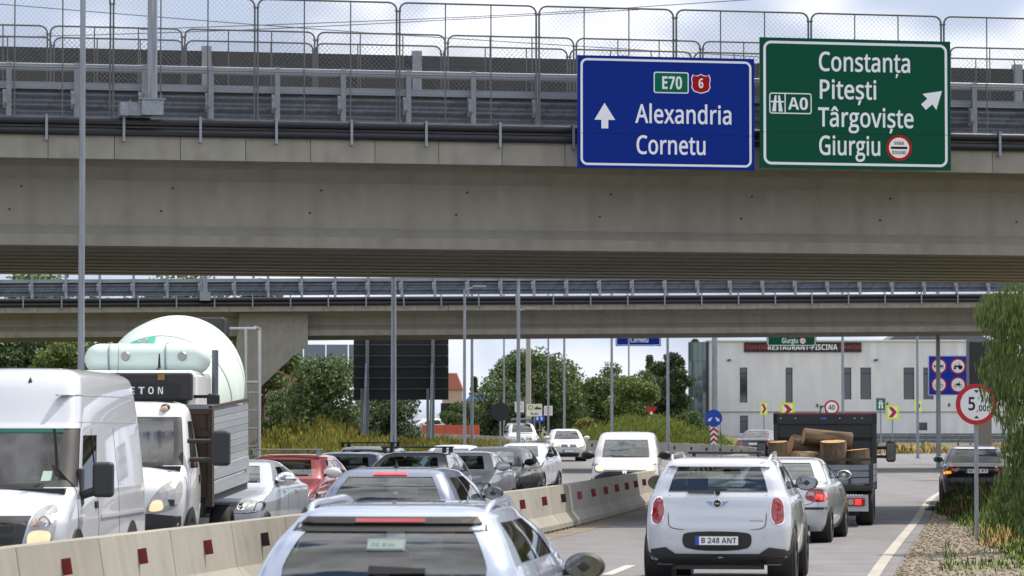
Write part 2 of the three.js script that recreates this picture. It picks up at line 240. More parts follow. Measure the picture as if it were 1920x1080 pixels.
// guardrails and fences stand on the bridges: things of their own, local frame = the bridge's
function onBridge(name, label, cat, b, v, group) { const o = thing(name, label, cat, 0, 0, 0, 0, group); o.position.copy(V(0, 0, -v).applyEuler(b.rotation)).add(b.position); o.rotation.copy(b.rotation); return o; }
function guardrail(b, label, v, base, u0, u1, flip, top = true) {
  const o = onBridge('bridge_guardrail', label, 'guardrail', b, v, 'guardrails along the bridges'), len = u1 - u0, mid = (u0 + u1) / 2, f = flip ? -1 : 1;
  const post = merge([bx(0.1, 1.22, 0.012, 0, 0.61, 0.05), bx(0.1, 1.22, 0.012, 0, 0.61, -0.05), bx(0.012, 1.22, 0.1, 0, 0.61, 0)]), spacer = prism([[0, 0.25], [0, 0.62], [-0.16, 0.55], [-0.16, 0.34]], 0.08, -0.04).rotateY(f * Math.PI / 2);
  for (let u = u0 + 0.35; u < u1; u += 1.333) { const m = mesh('post', post, M.galv, o); m.position.set(u, base, 0); const s = mesh('spacer', spacer, M.galv, o); s.position.set(u - 0.08, base + 0.05, 0); }
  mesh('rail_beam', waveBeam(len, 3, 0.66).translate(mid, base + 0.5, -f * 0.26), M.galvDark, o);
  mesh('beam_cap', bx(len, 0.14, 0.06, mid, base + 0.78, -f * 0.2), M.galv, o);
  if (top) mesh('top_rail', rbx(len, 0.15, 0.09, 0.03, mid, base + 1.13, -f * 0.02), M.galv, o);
  return o;
}
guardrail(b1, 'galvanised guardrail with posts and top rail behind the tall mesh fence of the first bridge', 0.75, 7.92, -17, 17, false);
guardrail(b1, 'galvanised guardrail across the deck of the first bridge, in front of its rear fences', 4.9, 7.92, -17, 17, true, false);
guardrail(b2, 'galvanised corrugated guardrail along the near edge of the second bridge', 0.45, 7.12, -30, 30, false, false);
function fencePanel(w, h) {
  const r = 0.16, pts = [], q = (cx, cy, a0) => { for (let i = 0; i <= 4; i++) { const a = a0 + i / 4 * Math.PI / 2; pts.push(V(cx + Math.cos(a) * r, cy + Math.sin(a) * r, 0)); } };
  q(w / 2 - r, h - r, 0); q(-w / 2 + r, h - r, Math.PI / 2); q(-w / 2 + r, r, Math.PI); q(w / 2 - r, r, Math.PI * 1.5);
  const frame = []; for (let i = 0; i < pts.length; i++) frame.push(rod(pts[i], pts[(i + 1) % pts.length], 0.021, 0.021, 6));
  for (const k of [-1 / 6, 1 / 6]) frame.push(rod(V(w * k, 0, 0), V(w * k, h, 0), 0.014, 0.014, 5));
  frame.push(rod(V(-w / 2, h * 0.42, 0), V(w / 2, h * 0.42, 0), 0.012, 0.012, 5));
  const wires = [], sp = 0.1; // chain-link: diagonal wires clipped to the panel
  for (const sg of [1, -1]) for (let c = -h; c < w; c += sp) { const a = Math.max(0, c), b = Math.min(w, c + h); if (b - a < 0.05) continue; const y = (x) => sg > 0 ? x - c : h - (x - c); wires.push(rod(V(a - w / 2, y(a), 0.004 * sg), V(b - w / 2, y(b), 0.004 * sg), 0.002, 0.002, 3)); }
  return [merge(frame), merge(wires)];
}
function fence(b, label, v, base, h, pw, uStart, n) {
  const o = onBridge('mesh_fence', label, 'fence', b, v, 'mesh fences on the bridge'), [fr, wi] = fencePanel(pw - 0.06, h), clamp = bx(0.12, 0.03, 0.05);
  for (let i = 0; i < n; i++) { const f = mesh('panel_frame', fr, M.wire, o); f.position.set(uStart + (i + 0.5) * pw, base, 0); mesh('chain_link', wi, M.wire, f); for (const q of [0.3, 0.75, 0.93]) mesh('clamp', clamp, M.wire, o).position.set(uStart + i * pw, base + h * q, 0); }
  return o;
}
const FP = 2.86, uF = bridgeU(1013, D1, TH1);
fence(b1, 'tall chain-link fence with round-cornered panels on the near edge of the first bridge', 0.25, 7.94, 2.5, FP, uF - 5 * FP, 9);
const uB = bridgeU(930, D1 + 5.6, TH1);
fence(b1, 'chain-link fence in the middle of the first bridge, nearer of the two rear fences', 5.5, 7.94, 2.5, FP, uB - 5 * FP, 11);
fence(b1, 'chain-link fence in the middle of the first bridge, farther of the two rear fences', 6.9, 7.86, 2.5, FP, uB - 5 * FP + 0.16, 11);
{ // grey noise wall on the far edge of the first bridge
  const o = onBridge('noise_wall', 'dark grey ribbed noise wall with steel posts on the far edge of the first bridge', 'noise wall', b1, 12.2);
  const ribG = []; for (let i = 0; i < 24; i++) ribG.push(bx(4.96, 0.075, 0.09, 0, 8.3 + i * 0.12 - 0.4, 0), bx(4.96, 0.05, 0.06, 0, 8.36 + i * 0.12 - 0.4, 0));
  const pg = merge(ribG); const u1 = bridgeU(577, D1 + 12.2, TH1);
  for (let i = -4; i < 6; i++) { const m = mesh('wall_panel', pg, M.noise, o); m.position.x = u1 + 2.5 + i * 5; const p = mesh('post', bx(0.22, 3.0, 0.2, 0, 9.35, 0.05), M.galv, o); p.position.x = u1 + i * 5; }
}
function lampPost(label, px, d, h, r, arm, base, y0) {
  const x = X(px, d), g0 = y0 ?? groundY(x, d), o = thing('lamp_post', label, 'lamp post', x, g0, -d, 0);
  mesh('pole', rod(V(0, 0, 0), V(0, h, 0), r, r * 0.72, 12), M.galv, o);
  if (!y0) mesh('base_plate', bx(r * 4, 0.03, r * 4, 0, 0.015, 0), M.galvDark, o);
  if (arm) { mesh('arm', rod(V(0, h - 0.05, 0), V(arm * 0.45, h + 0.06, 0), 0.03, 0.03), M.galv, o); mesh('lamp_head', rbx(Math.abs(arm) * 0.65, 0.07, 0.22, 0.03, arm * 0.7, h + 0.08, 0).rotateZ(0), M.alu, o); }
  return o;
}
{ // lamp post bolted to the side of the first bridge
  const v = -0.55, u = bridgeU(283, D1 - 0.55, TH1) - 0.55 * Math.tan(TH1), p = V(u, 0, -v).applyEuler(b1.rotation).add(b1.position);
  const o = thing('lamp_post', 'thick galvanised lamp post on a steel bracket box bolted to the first bridge', 'lamp post', p.x, 8.18, p.z, TH1);
  mesh('pole', rod(V(0, 0.12, 0), V(0, 9, 0), 0.1, 0.07, 8), M.galv, o);
  mesh('bracket_box', merge([bx(0.42, 0.3, 0.32, 0, -0.03, 0), bx(0.5, 0.025, 0.4, 0, 0.13, 0), bx(0.62, 0.26, 0.6, -0.3, -0.05, -0.35), bx(0.02, 0.3, 0.6, -0.42, -0.03, -0.3)]), M.galv, o);
  for (const [a, b] of [[-0.17, 0.14], [0.17, 0.14], [-0.17, -0.14], [0.17, -0.14]]) mesh('anchor_bolt', rod(V(a, 0.1, b), V(a, 0.24, b), 0.015), M.galvDark, o);
}
{ // lamp bracket on the second bridge
  const u = bridgeU(387, D2, TH2), p = V(u, 7.25, 0.35).applyEuler(b2.rotation).add(b2.position), o = thing('lamp_post', 'lamp post foot on a bracket box at the edge of the second bridge', 'lamp post', p.x, p.y, p.z, TH2);
  mesh('pole', rod(V(0, 0, 0), V(0, 8, 0), 0.09, 0.07, 8), M.galv, o); mesh('bracket_box', bx(0.42, 0.34, 0.4, 0, -0.02, 0), M.galv, o);
}
lampPost('tall galvanised lamp post in front of the first bridge, behind the white van', 152, 61, 11.5, 0.062 * 1.1, 0);
lampPost('thick galvanised post between the bridges, in front of the dark panel', 738, 92, 8.6, 0.085, 0);
lampPost('lamp post with a short arm and flat lamp, right of the dark panel', 871, 118, 6.85, 0.065, 0.75);
lampPost('lamp post with its lamp low on the pole, beside the round dark sign', 972, 115, 7.7, 0.075, 0);
{ const d = 114.9, o = thing('street_lamp', 'flat lamp head clamped to the post beside the round dark sign', 'lamp', X(974, d), Yh(582, d), -d); mesh('arm', rod(V(0, 0, 0), V(0.25, 0.04, 0), 0.025), M.galv, o); mesh('lamp_head', rbx(0.34, 0.06, 0.2, 0.02, 0.36, 0.06, 0), M.alu, o); }
for (const [px, d, h, r, lab] of [[885, 150, 9, 0.075, 'slim grey post just right of the armed lamp post'], [945, 185, 10, 0.055, 'thin pole left of the post with the low lamp'], [1028, 190, 10, 0.06, 'thin pole beside the village sign'], [1058, 175, 10, 0.07, 'grey pole in front of the round tree'], [1147, 165, 10, 0.075, 'grey pole beside the far blue sign'], [1179, 225, 8, 0.07, 'thin pole under the far blue sign'], [1252, 160, 9, 0.08, 'grey pole left of the glass stair tower'], [1580, 170, 10, 0.08, 'grey pole in front of the white building, by the speed limit sign'], [1720, 165, 9, 0.075, 'grey pole beside the slim chevron sign'], [1759, 140, 9, 0.105, 'thick grey pole in front of the blue prohibition board']])
  lampPost(lab, px, d, h, r, 0);
// ---------- signs ----------
function rr(c, x, y, w, h, r) { c.beginPath(); c.moveTo(x + r, y); c.arcTo(x + w, y, x + w, y + h, r); c.arcTo(x + w, y + h, x, y + h, r); c.arcTo(x, y + h, x, y, r); c.arcTo(x, y, x + w, y, r); c.closePath(); }
function words(c, s, x, y, cap, w, align = 'left', weight = 'bold', st = 0) { // cap height in px, width squeezed to w
  c.font = `${weight} ${cap / 0.72}px sans-serif`; c.textBaseline = 'alphabetic'; c.textAlign = 'left'; const m = c.measureText(s).width; c.save(); c.translate(align === 'center' ? x - w / 2 : x, y); c.scale(w / m, 1); c.fillText(s, 0, 0); if (st) { c.lineWidth = st; c.strokeStyle = c.fillStyle; c.lineJoin = 'round'; c.strokeText(s, 0, 0); } c.restore();
}
const name = (c, s, x, y, cap, w) => words(c, s, x, y, cap, w, 'left', 'normal', cap * 0.04);
const BLUE = '#002886', GREEN = '#004c37', WHITE = '#e9ebf2', RED = '#b3121f';
function plate(o, w, h, t, face, backMat = M.galvDark, th = 0.03) { mesh('panel', bx(w, h, th, 0, 0, 0), backMat, o); const f = mesh('face', new THREE.PlaneGeometry(w, h), new THREE.MeshPhysicalMaterial({ map: face, roughness: 0.7, specularIntensity: 0.35 }), o); f.position.z = th / 2 + 0.003; return f; }
function vama(c, x, y, r) { c.fillStyle = RED; c.beginPath(); c.arc(x, y, r, 0, 7); c.fill(); c.fillStyle = '#eceaea'; c.beginPath(); c.arc(x, y, r * 0.8, 0, 7); c.fill(); c.fillStyle = '#15151a'; rr(c, x - r * 0.66, y - r * 0.09, r * 1.32, r * 0.18, r * 0.08); c.fill(); words(c, 'VAMA', x, y - r * 0.22, r * 0.27, r * 0.8, 'center'); words(c, 'DOUANE', x, y + r * 0.5, r * 0.27, r * 1.1, 'center'); }
function border(c, w, h, col) { c.fillStyle = col; c.fillRect(0, 0, w, h); c.strokeStyle = WHITE; c.lineWidth = h * 0.02; rr(c, h * 0.035, h * 0.035, w - h * 0.07, h * 0.93, h * 0.05); c.stroke(); }
function motorway(c, x, y, w, h) { c.fillStyle = WHITE; for (const s of [-1, 1]) { c.beginPath(); c.moveTo(x + s * w * 0.06, y); c.lineTo(x + s * w * 0.2, y); c.lineTo(x + s * w * 0.42, y + h); c.lineTo(x + s * w * 0.1, y + h); c.closePath(); c.fill(); } c.fillRect(x - w * 0.5, y + h * 0.34, w, h * 0.1); c.clearRect; }
const blueFace = (W, H) => canvasTex(W, H, (c, w, h) => {
  const k = w / 332; border(c, w, h, BLUE); c.fillStyle = WHITE;
  c.beginPath(); [[50, 88], [70, 120], [57, 120], [57, 136], [44, 136], [44, 120], [31, 120]].forEach(([a, b], i) => i ? c.lineTo(a * k, b * k) : c.moveTo(a * k, b * k)); c.closePath(); c.fill();
  name(c, 'Alexandria', 108 * k, 124 * k, 34 * k, 183 * k); name(c, 'Cornetu', 108 * k, 182 * k, 34 * k, 134 * k);
  rr(c, 142 * k, 28 * k, 66 * k, 40 * k, 4 * k); c.fillStyle = WHITE; c.fill(); rr(c, 144 * k, 30 * k, 62 * k, 36 * k, 3 * k); c.fillStyle = '#00664a'; c.fill(); c.fillStyle = WHITE; words(c, 'E70', 156 * k, 60 * k, 24 * k, 40 * k);
  const sh = (s, col) => { c.fillStyle = col; c.beginPath(); const X0 = 231 * k, Y0 = 48 * k; [[-15, -16], [-10, -13.5], [-5, -14.5], [0, -17], [5, -14.5], [10, -13.5], [15, -16], [18, -8], [16.5, 0], [17.5, 8], [13, 15], [0, 19], [-13, 15], [-17.5, 8], [-16.5, 0], [-18, -8]].forEach(([a, b], i) => i ? c.lineTo(X0 + a * s * k, Y0 + b * s * k) : c.moveTo(X0 + a * s * k, Y0 + b * s * k)); c.closePath(); c.fill(); };
  sh(1.04, WHITE); sh(0.94, '#9c0f1c'); c.fillStyle = WHITE; words(c, '6', 226 * k, 57 * k, 18 * k, 10 * k);
  c.fillStyle = 'rgba(0,0,20,0.55)'; c.fillRect(0, 145 * k, w, 0.8 * k);
});
const greenFace = (W, H) => canvasTex(W, H, (c, w, h) => {
  const k = w / 358; border(c, w, h, GREEN); c.fillStyle = WHITE;
  name(c, 'Constanta', 108 * k, 60 * k, 35 * k, 176 * k); name(c, 'Pitești', 108 * k, 112 * k, 35 * k, 112 * k); name(c, 'Târgoviște', 108 * k, 164 * k, 35 * k, 181 * k); name(c, 'Giurgiu', 108 * k, 217 * k, 35 * k, 119 * k); c.beginPath(); c.moveTo(255 * k, 63.5 * k); c.lineTo(259.5 * k, 63.5 * k); c.lineTo(256.5 * k, 71 * k); c.lineTo(254 * k, 71 * k); c.fill();
  c.strokeStyle = WHITE; c.lineWidth = 2.2 * k; rr(c, 18 * k, 104 * k, 77 * k, 37 * k, 4 * k); c.stroke(); c.beginPath(); c.moveTo(46.5 * k, 104 * k); c.lineTo(46.5 * k, 141 * k); c.stroke(); motorway(c, 32 * k, 108 * k, 24 * k, 30 * k); c.fillStyle = WHITE; words(c, 'A0', 52 * k, 134 * k, 23 * k, 38 * k);
  c.save(); c.translate(323 * k, 110 * k); c.rotate(Math.PI * 0.27); c.beginPath(); [[0, -25], [20, 7], [7, 6], [7, 22], [-7, 22], [-7, 6], [-20, 7]].forEach(([a, b], i) => i ? c.lineTo(a * k, b * k) : c.moveTo(a * k, b * k)); c.closePath(); c.fill(); c.restore();
  vama(c, 260 * k, 202 * k, 24 * k); c.fillStyle = 'rgba(0,15,8,0.55)'; c.fillRect(0, 176 * k, w, 0.8 * k);
});
const bf = blueFace(1328, 840), gf = greenFace(1432, 972);
function bridgeSign(name, label, px0, px1, py0, py1, face, back) {
  const v = -0.75, dd = D1 - 0.75, u0 = bridgeU(px0, dd, TH1), u1 = bridgeU(px1, dd, TH1), um = (u0 + u1) / 2 - 0.75 * Math.tan(TH1), dm = dd + um * Math.sin(TH1), yt = Yh(py0, dm), yb = Yh(py1, dm);
  const p = V(um, 0, -v).applyEuler(b1.rotation).add(b1.position), o = thing(name, label, 'sign', p.x, (yt + yb) / 2, p.z, TH1), w = u1 - u0, h = yt - yb;
  plate(o, w, h, 0, face, back, 0.05);
  for (const k of [-0.3, 0.3]) { mesh('hanger', bx(0.08, h * 0.95, 0.08, w * k, 0, -0.07), M.galvDark, o); mesh('hanger_arm', bx(0.08, 0.08, 0.55, w * k, -h * 0.32, -0.36), M.galvDark, o); }
}
bridgeSign('direction_sign', 'blue direction sign for Alexandria and Cornetu hung on the first bridge', 1083, 1415, 107, 317, bf, std(lin(0.01, 0.03, 0.25), 0.5));
bridgeSign('direction_sign', 'green motorway direction sign for Constanța and Pitești hung on the first bridge', 1426, 1784, 74, 317, gf, std(lin(0.0, 0.09, 0.045), 0.5));
{ // gantry with the same pair of signs far behind the second bridge
  const d = 256, x0 = X(1340, d), g0 = groundY(x0, d), o = thing('sign_gantry', 'thick grey gantry column with a cross beam behind the second bridge', 'gantry', x0, g0, -d);
  const top = Yh(596, d) - g0; mesh('column', rod(V(0, 0, 0), V(0, top, 0), 0.24, 0.2, 14), M.galv, o); mesh('beam', bx(X(1530, d) - X(1150, d), 0.35, 0.3, (X(1530, d) + X(1150, d)) / 2 - x0, top - 0.2, 0), M.galv, o);
  const mk = (name, label, a, b, t0, t1, f, bk) => { const w = X(b, d) - X(a, d), h = Yh(t0, d) - Yh(t1, d), s = thing(name, label, 'sign', (X(a, d) + X(b, d)) / 2, (Yh(t0, d) + Yh(t1, d)) / 2, -d + 0.3); plate(s, w, h, 0, f, bk); };
  mk('direction_sign', 'small far blue direction sign for Cornetu below the second bridge', 1154, 1239, 595, 649, bf, M.galvDark); mk('direction_sign', 'small far green direction sign for Giurgiu in front of the white building', 1437, 1530, 587, 650, gf, M.galvDark);
}
const post = (o, h0, h1, r = 0.035) => mesh('post', rod(V(0, h0, -0.05), V(0, h1, -0.05), r, r, 8), M.galv, o);
function roadSign(name, label, px, py, d, wpx, hpx, face, shape = 'rect', gOff = 0, group) {
  const x = X(px, d), y = Yh(py, d), g0 = groundY(x, d) + gOff, w = wpx * d / F_PX, h = hpx * d / F_PX, o = thing(name, label, 'sign', x, g0, -d, 0, group); post(o, 0, y - g0 + h * 0.45);
  const s = part('panel', o); s.position.y = y - g0;
  if (shape === 'round') { const b = mesh('back', new THREE.CylinderGeometry(w / 2, w / 2, 0.025, 40).rotateX(Math.PI / 2), M.galvDark, s); const f = mesh('face', new THREE.CircleGeometry(w / 2, 40), new THREE.MeshStandardMaterial({ map: face, roughness: 0.5 }), s); f.position.z = 0.016; }
  else if (shape === 'tri') { const tri = new THREE.Shape([new THREE.Vector2(-w / 2, h / 2), new THREE.Vector2(w / 2, h / 2), new THREE.Vector2(0, -h / 2)]); mesh('back', new THREE.ExtrudeGeometry(tri, { depth: 0.02, bevelEnabled: false }), M.galvDark, s); const g = new THREE.ShapeGeometry(tri), u = g.attributes.uv, p = g.attributes.position; for (let i = 0; i < p.count; i++) u.setXY(i, p.getX(i) / w + 0.5, p.getY(i) / h + 0.5); const f = mesh('face', g, new THREE.MeshStandardMaterial({ map: face, roughness: 0.5 }), s); f.position.z = 0.024; }
  else { mesh('back', bx(w, h, 0.025), M.galvDark, s); const f = mesh('face', new THREE.PlaneGeometry(w, h), new THREE.MeshStandardMaterial({ map: face, roughness: 0.5 }), s); f.position.z = 0.016; }
  return o;
}
const chev = canvasTex(128, 160, (c, w, h) => { c.fillStyle = '#d8ee1c'; c.fillRect(0, 0, w, h); c.fillStyle = '#eceeea'; c.fillRect(w * 0.16, h * 0.12, w * 0.68, h * 0.76); c.fillStyle = '#b0141f'; c.beginPath(); [[0.18, 0.14], [0.5, 0.14], [0.84, 0.5], [0.5, 0.86], [0.18, 0.86], [0.48, 0.5]].forEach(([a, b], i) => i ? c.lineTo(a * w, b * h) : c.moveTo(a * w, b * h)); c.fill(); });
roadSign('chevron_sign', 'slim yellow chevron sign with a red arrow, behind the far dark sedan', 1432, 766, 178, 14, 24, chev);
roadSign('chevron_sign', 'yellow chevron sign with a red arrow just behind the log truck cab', 1476, 768, 172, 26, 26, chev);
roadSign('chevron_sign', 'large yellow chevron sign with a red arrow right of the green motorway sign', 1673, 773, 172, 24, 27, chev);
roadSign('chevron_sign', 'slim yellow chevron sign with a red arrow beside a grey pole', 1721, 761, 180, 14, 23, chev);
roadSign('speed_sign', 'round red-rimmed 40 speed limit sign above the log truck', 1559, 764, 165, 28, 28, canvasTex(128, 128, (c, w) => { c.fillStyle = RED; c.fillRect(0, 0, w, w); c.fillStyle = '#eceaea'; c.beginPath(); c.arc(64, 64, 49, 0, 7); c.fill(); c.fillStyle = '#111'; words(c, '40', 64, 84, 42, 56, 'center'); }), 'round');
const mwFace = canvasTex(96, 128, (c, w, h) => { border(c, w, h, '#00603f'); motorway(c, w / 2, h * 0.16, w * 0.62, h * 0.66); });
roadSign('motorway_sign', 'green motorway symbol sign on its own post in front of the white building', 1651, 758, 170, 18, 24, mwFace);
roadSign('motorway_sign', 'green motorway symbol sign half hidden behind the speed limit sign', 1543, 770, 174, 14, 20, mwFace);
roadSign('keep_sign', 'round blue sign with two white arrows above the striped marker', 1338, 784, 152, 32, 32, canvasTex(128, 128, (c, w) => { c.fillStyle = '#1447b0'; c.fillRect(0, 0, w, w); c.fillStyle = '#eef0f4'; for (const s of [-1, 1]) { c.save(); c.translate(64 + s * 26, 72); c.rotate(s * -0.8 + Math.PI); c.beginPath(); [[0, -24], [15, -2], [5, -2], [5, 18], [-5, 18], [-5, -2], [-15, -2]].forEach(([a, b], i) => i ? c.lineTo(a, b) : c.moveTo(a, b)); c.fill(); c.restore(); } }), 'round', 0.35);
{ const d = 151.6, x = X(1338, d), o = thing('striped_marker', 'red and white chevron-striped marker board at the nose of the barrier', 'marker', x, groundY(x, d) + 0.35, -d); const y = Yh(817, d) - groundY(x, d) - 0.35; const s = part('board', o); s.position.y = y; plate(s, 13 * d / F_PX, 32 * d / F_PX, 0, canvasTex(64, 160, (c, w, h) => { c.fillStyle = '#e8e6e4'; c.fillRect(0, 0, w, h); c.fillStyle = '#a8202a'; for (let k = -1; k < 5; k++) { c.beginPath(); const y0 = k * 50; [[0, y0 + 30], [32, y0], [64, y0 + 30], [64, y0 + 54], [32, y0 + 24], [0, y0 + 54]].forEach(([a, b], i) => i ? c.lineTo(a, b) : c.moveTo(a, b)); c.fill(); } })); mesh('post', rod(V(0, 0, -0.05), V(0, y, -0.05), 0.03), M.galv, o); }
roadSign('yield_sign', 'red triangular yield sign leaning among the roadside weeds', 1221, 772, 200, 22, 18, canvasTex(64, 64, (c, w) => { c.fillStyle = RED; c.fillRect(0, 0, w, w); c.fillStyle = '#eee'; c.beginPath(); c.moveTo(20, 50); c.lineTo(44, 50); c.lineTo(32, 26); c.fill(); }), 'tri');
roadSign('round_sign', 'back of a round road sign, nearly black, on a thin post', 938, 772, 128, 35, 35, canvasTex(16, 16, (c) => { c.fillStyle = '#17181b'; c.fillRect(0, 0, 16, 16); }), 'round');
roadSign('village_sign', 'white village name sign reading Buda with a skyline above', 1002, 769, 205, 29, 23, canvasTex(128, 104, (c, w, h) => { c.fillStyle = '#e6e6dc'; c.fillRect(0, 0, w, h); c.fillStyle = '#d9d6b8'; c.fillRect(4, 4, w - 8, 52); c.strokeStyle = '#6c6c60'; c.lineWidth = 5; c.beginPath(); c.arc(32, 30, 18, 0, 7); c.stroke(); c.fillStyle = '#33382c'; c.fillRect(66, 30, 54, 16); c.fillRect(80, 20, 12, 12); c.fillStyle = '#2a2a2a'; words(c, 'Buda', 64, 94, 24, 64, 'center'); }));
roadSign('blue_sign', 'small blue sign tucked behind the village sign', 1012, 784, 208, 18, 14, canvasTex(32, 24, (c, w, h) => { c.fillStyle = '#1450c0'; c.fillRect(0, 0, w, h); c.fillStyle = '#dfe6f4'; c.fillRect(5, 8, 6, 10); c.fillRect(19, 8, 6, 10); }));
const rw = canvasTex(48, 64, (c, w, h) => { c.fillStyle = '#e9e4e6'; c.fillRect(0, 0, w, h); c.strokeStyle = '#c47784'; c.lineWidth = 4; c.strokeRect(10, 14, w - 20, h - 30); });
roadSign('notice_sign', 'pinkish white notice board left of the village sign', 974, 763, 200, 17, 20, rw); roadSign('notice_sign', 'pinkish white notice board right of the village sign', 1028, 770, 203, 16, 18, rw);
roadSign('blue_disc_sign', 'tiny blue round sign beside the far white car', 770, 796, 190, 10, 10, canvasTex(32, 32, (c) => { c.fillStyle = '#1b5fd0'; c.fillRect(0, 0, 32, 32); c.fillStyle = '#fff'; c.fillRect(14, 8, 5, 16); }), 'round');
{ // weight limit sign on the right shoulder
  const w5 = canvasTex(256, 256, (c, w) => { c.fillStyle = '#b01a24'; c.fillRect(0, 0, w, w); c.fillStyle = '#dcdde2'; c.beginPath(); c.arc(128, 128, 100, 0, 7); c.fill(); c.fillStyle = '#14161a'; words(c, '5', 74, 166, 84, 50); words(c, ',00t', 128, 172, 40, 82); c.beginPath(); c.moveTo(112, 40); c.lineTo(144, 40); c.lineTo(128, 58); c.fill(); c.beginPath(); c.moveTo(112, 216); c.lineTo(144, 216); c.lineTo(128, 198); c.fill(); });
  roadSign('weight_sign', 'round red-rimmed weight limit sign reading 5 behind hanging willow leaves', 1830, 758, 56, 77, 77, w5, 'round');
}
{ // blue board with six prohibition discs
  const d = 150, x = X(1796, d), y = Yh(704, d), g0 = groundY(x, d), o = thing('prohibition_board', 'blue board with red-rimmed discs forbidding carts, tractors, bicycles and mopeds', 'sign', x, g0, -d), b = part('board', o); b.position.y = y - g0;
  const f = canvasTex(768, 512, (c, w, h) => {
    c.fillStyle = '#0d3aa8'; c.fillRect(0, 0, w, h); c.strokeStyle = '#dfe3ee'; c.lineWidth = 8; c.strokeRect(6, 6, w - 12, h - 12);
    const bike = (x, y, s) => { c.lineWidth = 5; c.beginPath(); c.arc(x - 32 * s, y + 14, 20 * s, 0, 7); c.moveTo(x + 52 * s, y + 14); c.arc(x + 32 * s, y + 14, 20 * s, 0, 7); c.moveTo(x - 32 * s, y + 14); c.lineTo(x - 12 * s, y - 18); c.lineTo(x + 20 * s, y - 18); c.lineTo(x + 32 * s, y + 14); c.moveTo(x - 12 * s, y - 18); c.lineTo(x, y + 14); c.lineTo(x + 20 * s, y - 18); c.stroke(); };
    [0, 1, 2].forEach((i) => [0, 1].forEach((j) => {
      const x = 138 + i * 246, y = 138 + j * 236; c.fillStyle = RED; c.beginPath(); c.arc(x, y, 104, 0, 7); c.fill(); c.fillStyle = '#eeeef0'; c.beginPath(); c.arc(x, y, 84, 0, 7); c.fill(); c.fillStyle = c.strokeStyle = '#15161c';
      if (j === 0 && i === 0) { c.fillRect(x - 4, y - 14, 62, 22); c.fillRect(x - 62, y - 6, 44, 16); c.fillRect(x - 68, y - 20, 14, 16); for (const q of [-56, -26]) c.fillRect(x + q, y + 8, 6, 20); c.lineWidth = 5; for (const q of [10, 46]) { c.beginPath(); c.arc(x + q, y + 16, 12, 0, 7); c.stroke(); } }
      if (j === 0 && i === 1) { c.beginPath(); c.arc(x + 30, y + 14, 28, 0, 7); c.fill(); c.beginPath(); c.arc(x - 40, y + 26, 16, 0, 7); c.fill(); c.fillRect(x - 50, y - 10, 80, 22); c.fillRect(x + 10, y - 46, 7, 40); c.fillRect(x - 30, y - 30, 6, 24); }
      if (j === 0 && i === 2) { c.fillRect(x - 50, y - 4, 76, 10); c.lineWidth = 6; c.beginPath(); c.arc(x - 4, y + 16, 20, 0, 7); c.stroke(); }
      if (j === 1 && i === 0) bike(x, y, 1); if (j === 1 && i !== 0) { bike(x, y, 1); c.fillRect(x - 24, y - 12, 50, 22); c.fillRect(x + 14, y - 40, 6, 30); }
    }));
  });
  plate(b, 112 * d / F_PX, 75 * d / F_PX, 0, f); for (const k of [-0.9, 0.9]) mesh('post', rod(V(k, 0, -0.08), V(k, y - g0 + 0.5, -0.08), 0.05), M.galv, o);
}
{ // dark electronic message board behind the willow
  const d = 120, x = X(1856, d), g0 = groundY(x, d), o = thing('message_board', 'dark electronic message board on a thick post behind the willow', 'sign', x, g0, -d); const y = Yh(690, d) - g0;
  mesh('cabinet', rbx(1.55, 1.9, 0.3, 0.03, 0, y, 0), M.signBack, o); mesh('frame', merge([bx(0.1, 2.6, 0.1, -0.82, y - 0.3, 0.12), bx(1.7, 0.08, 0.1, 0, y + 0.98, 0.1)]), M.galvDark, o); mesh('post', rbx(0.5, y, 0.3, 0.03, -0.2, y / 2 - 0.3, -0.1), std(lin(0.16, 0.15, 0.13), 0.7), o);
}
{ // back of a big sign panel on two braced posts, between the bridges' far side
  const d = 145, x0 = X(663, d), x1 = X(841, d), w = x1 - x0, yt = Yh(626, d), yb = Yh(750, d), h = yt - yb, xm = (x0 + x1) / 2, g0 = groundY(xm, d), o = thing('billboard', 'back of a large dark sign panel on two braced steel posts', 'sign', xm, g0, -d);
  const n = 6; for (let i = 0; i < n; i++) mesh('plank', bx(w, h / n - 0.015, 0.05, 0, yb - g0 + (i + 0.5) * h / n, 0), M.signBack, o);
  for (let i = 1; i < n; i++) mesh('rail', bx(w * 0.98, 0.035, 0.05, 0, yb - g0 + i * h / n, 0.05), M.galvDark, o);
  for (const px of [689, 812]) { const k = X(px, d) - xm; mesh('post', bx(0.15, yt - g0, 0.15, k, (yt - g0) / 2, 0.14), M.galv, o); mesh('brace', rod(V(k - 0.12, 0, 1.5), V(k - 0.04, yb - g0 + h * 0.55, 0.2), 0.055, 0.055), M.galv, o); mesh('brace_post', bx(0.12, yb - g0 + 0.5, 0.1, k - 0.22, (yb - g0 + 0.5) / 2, 0.4), M.galv, o); }
}
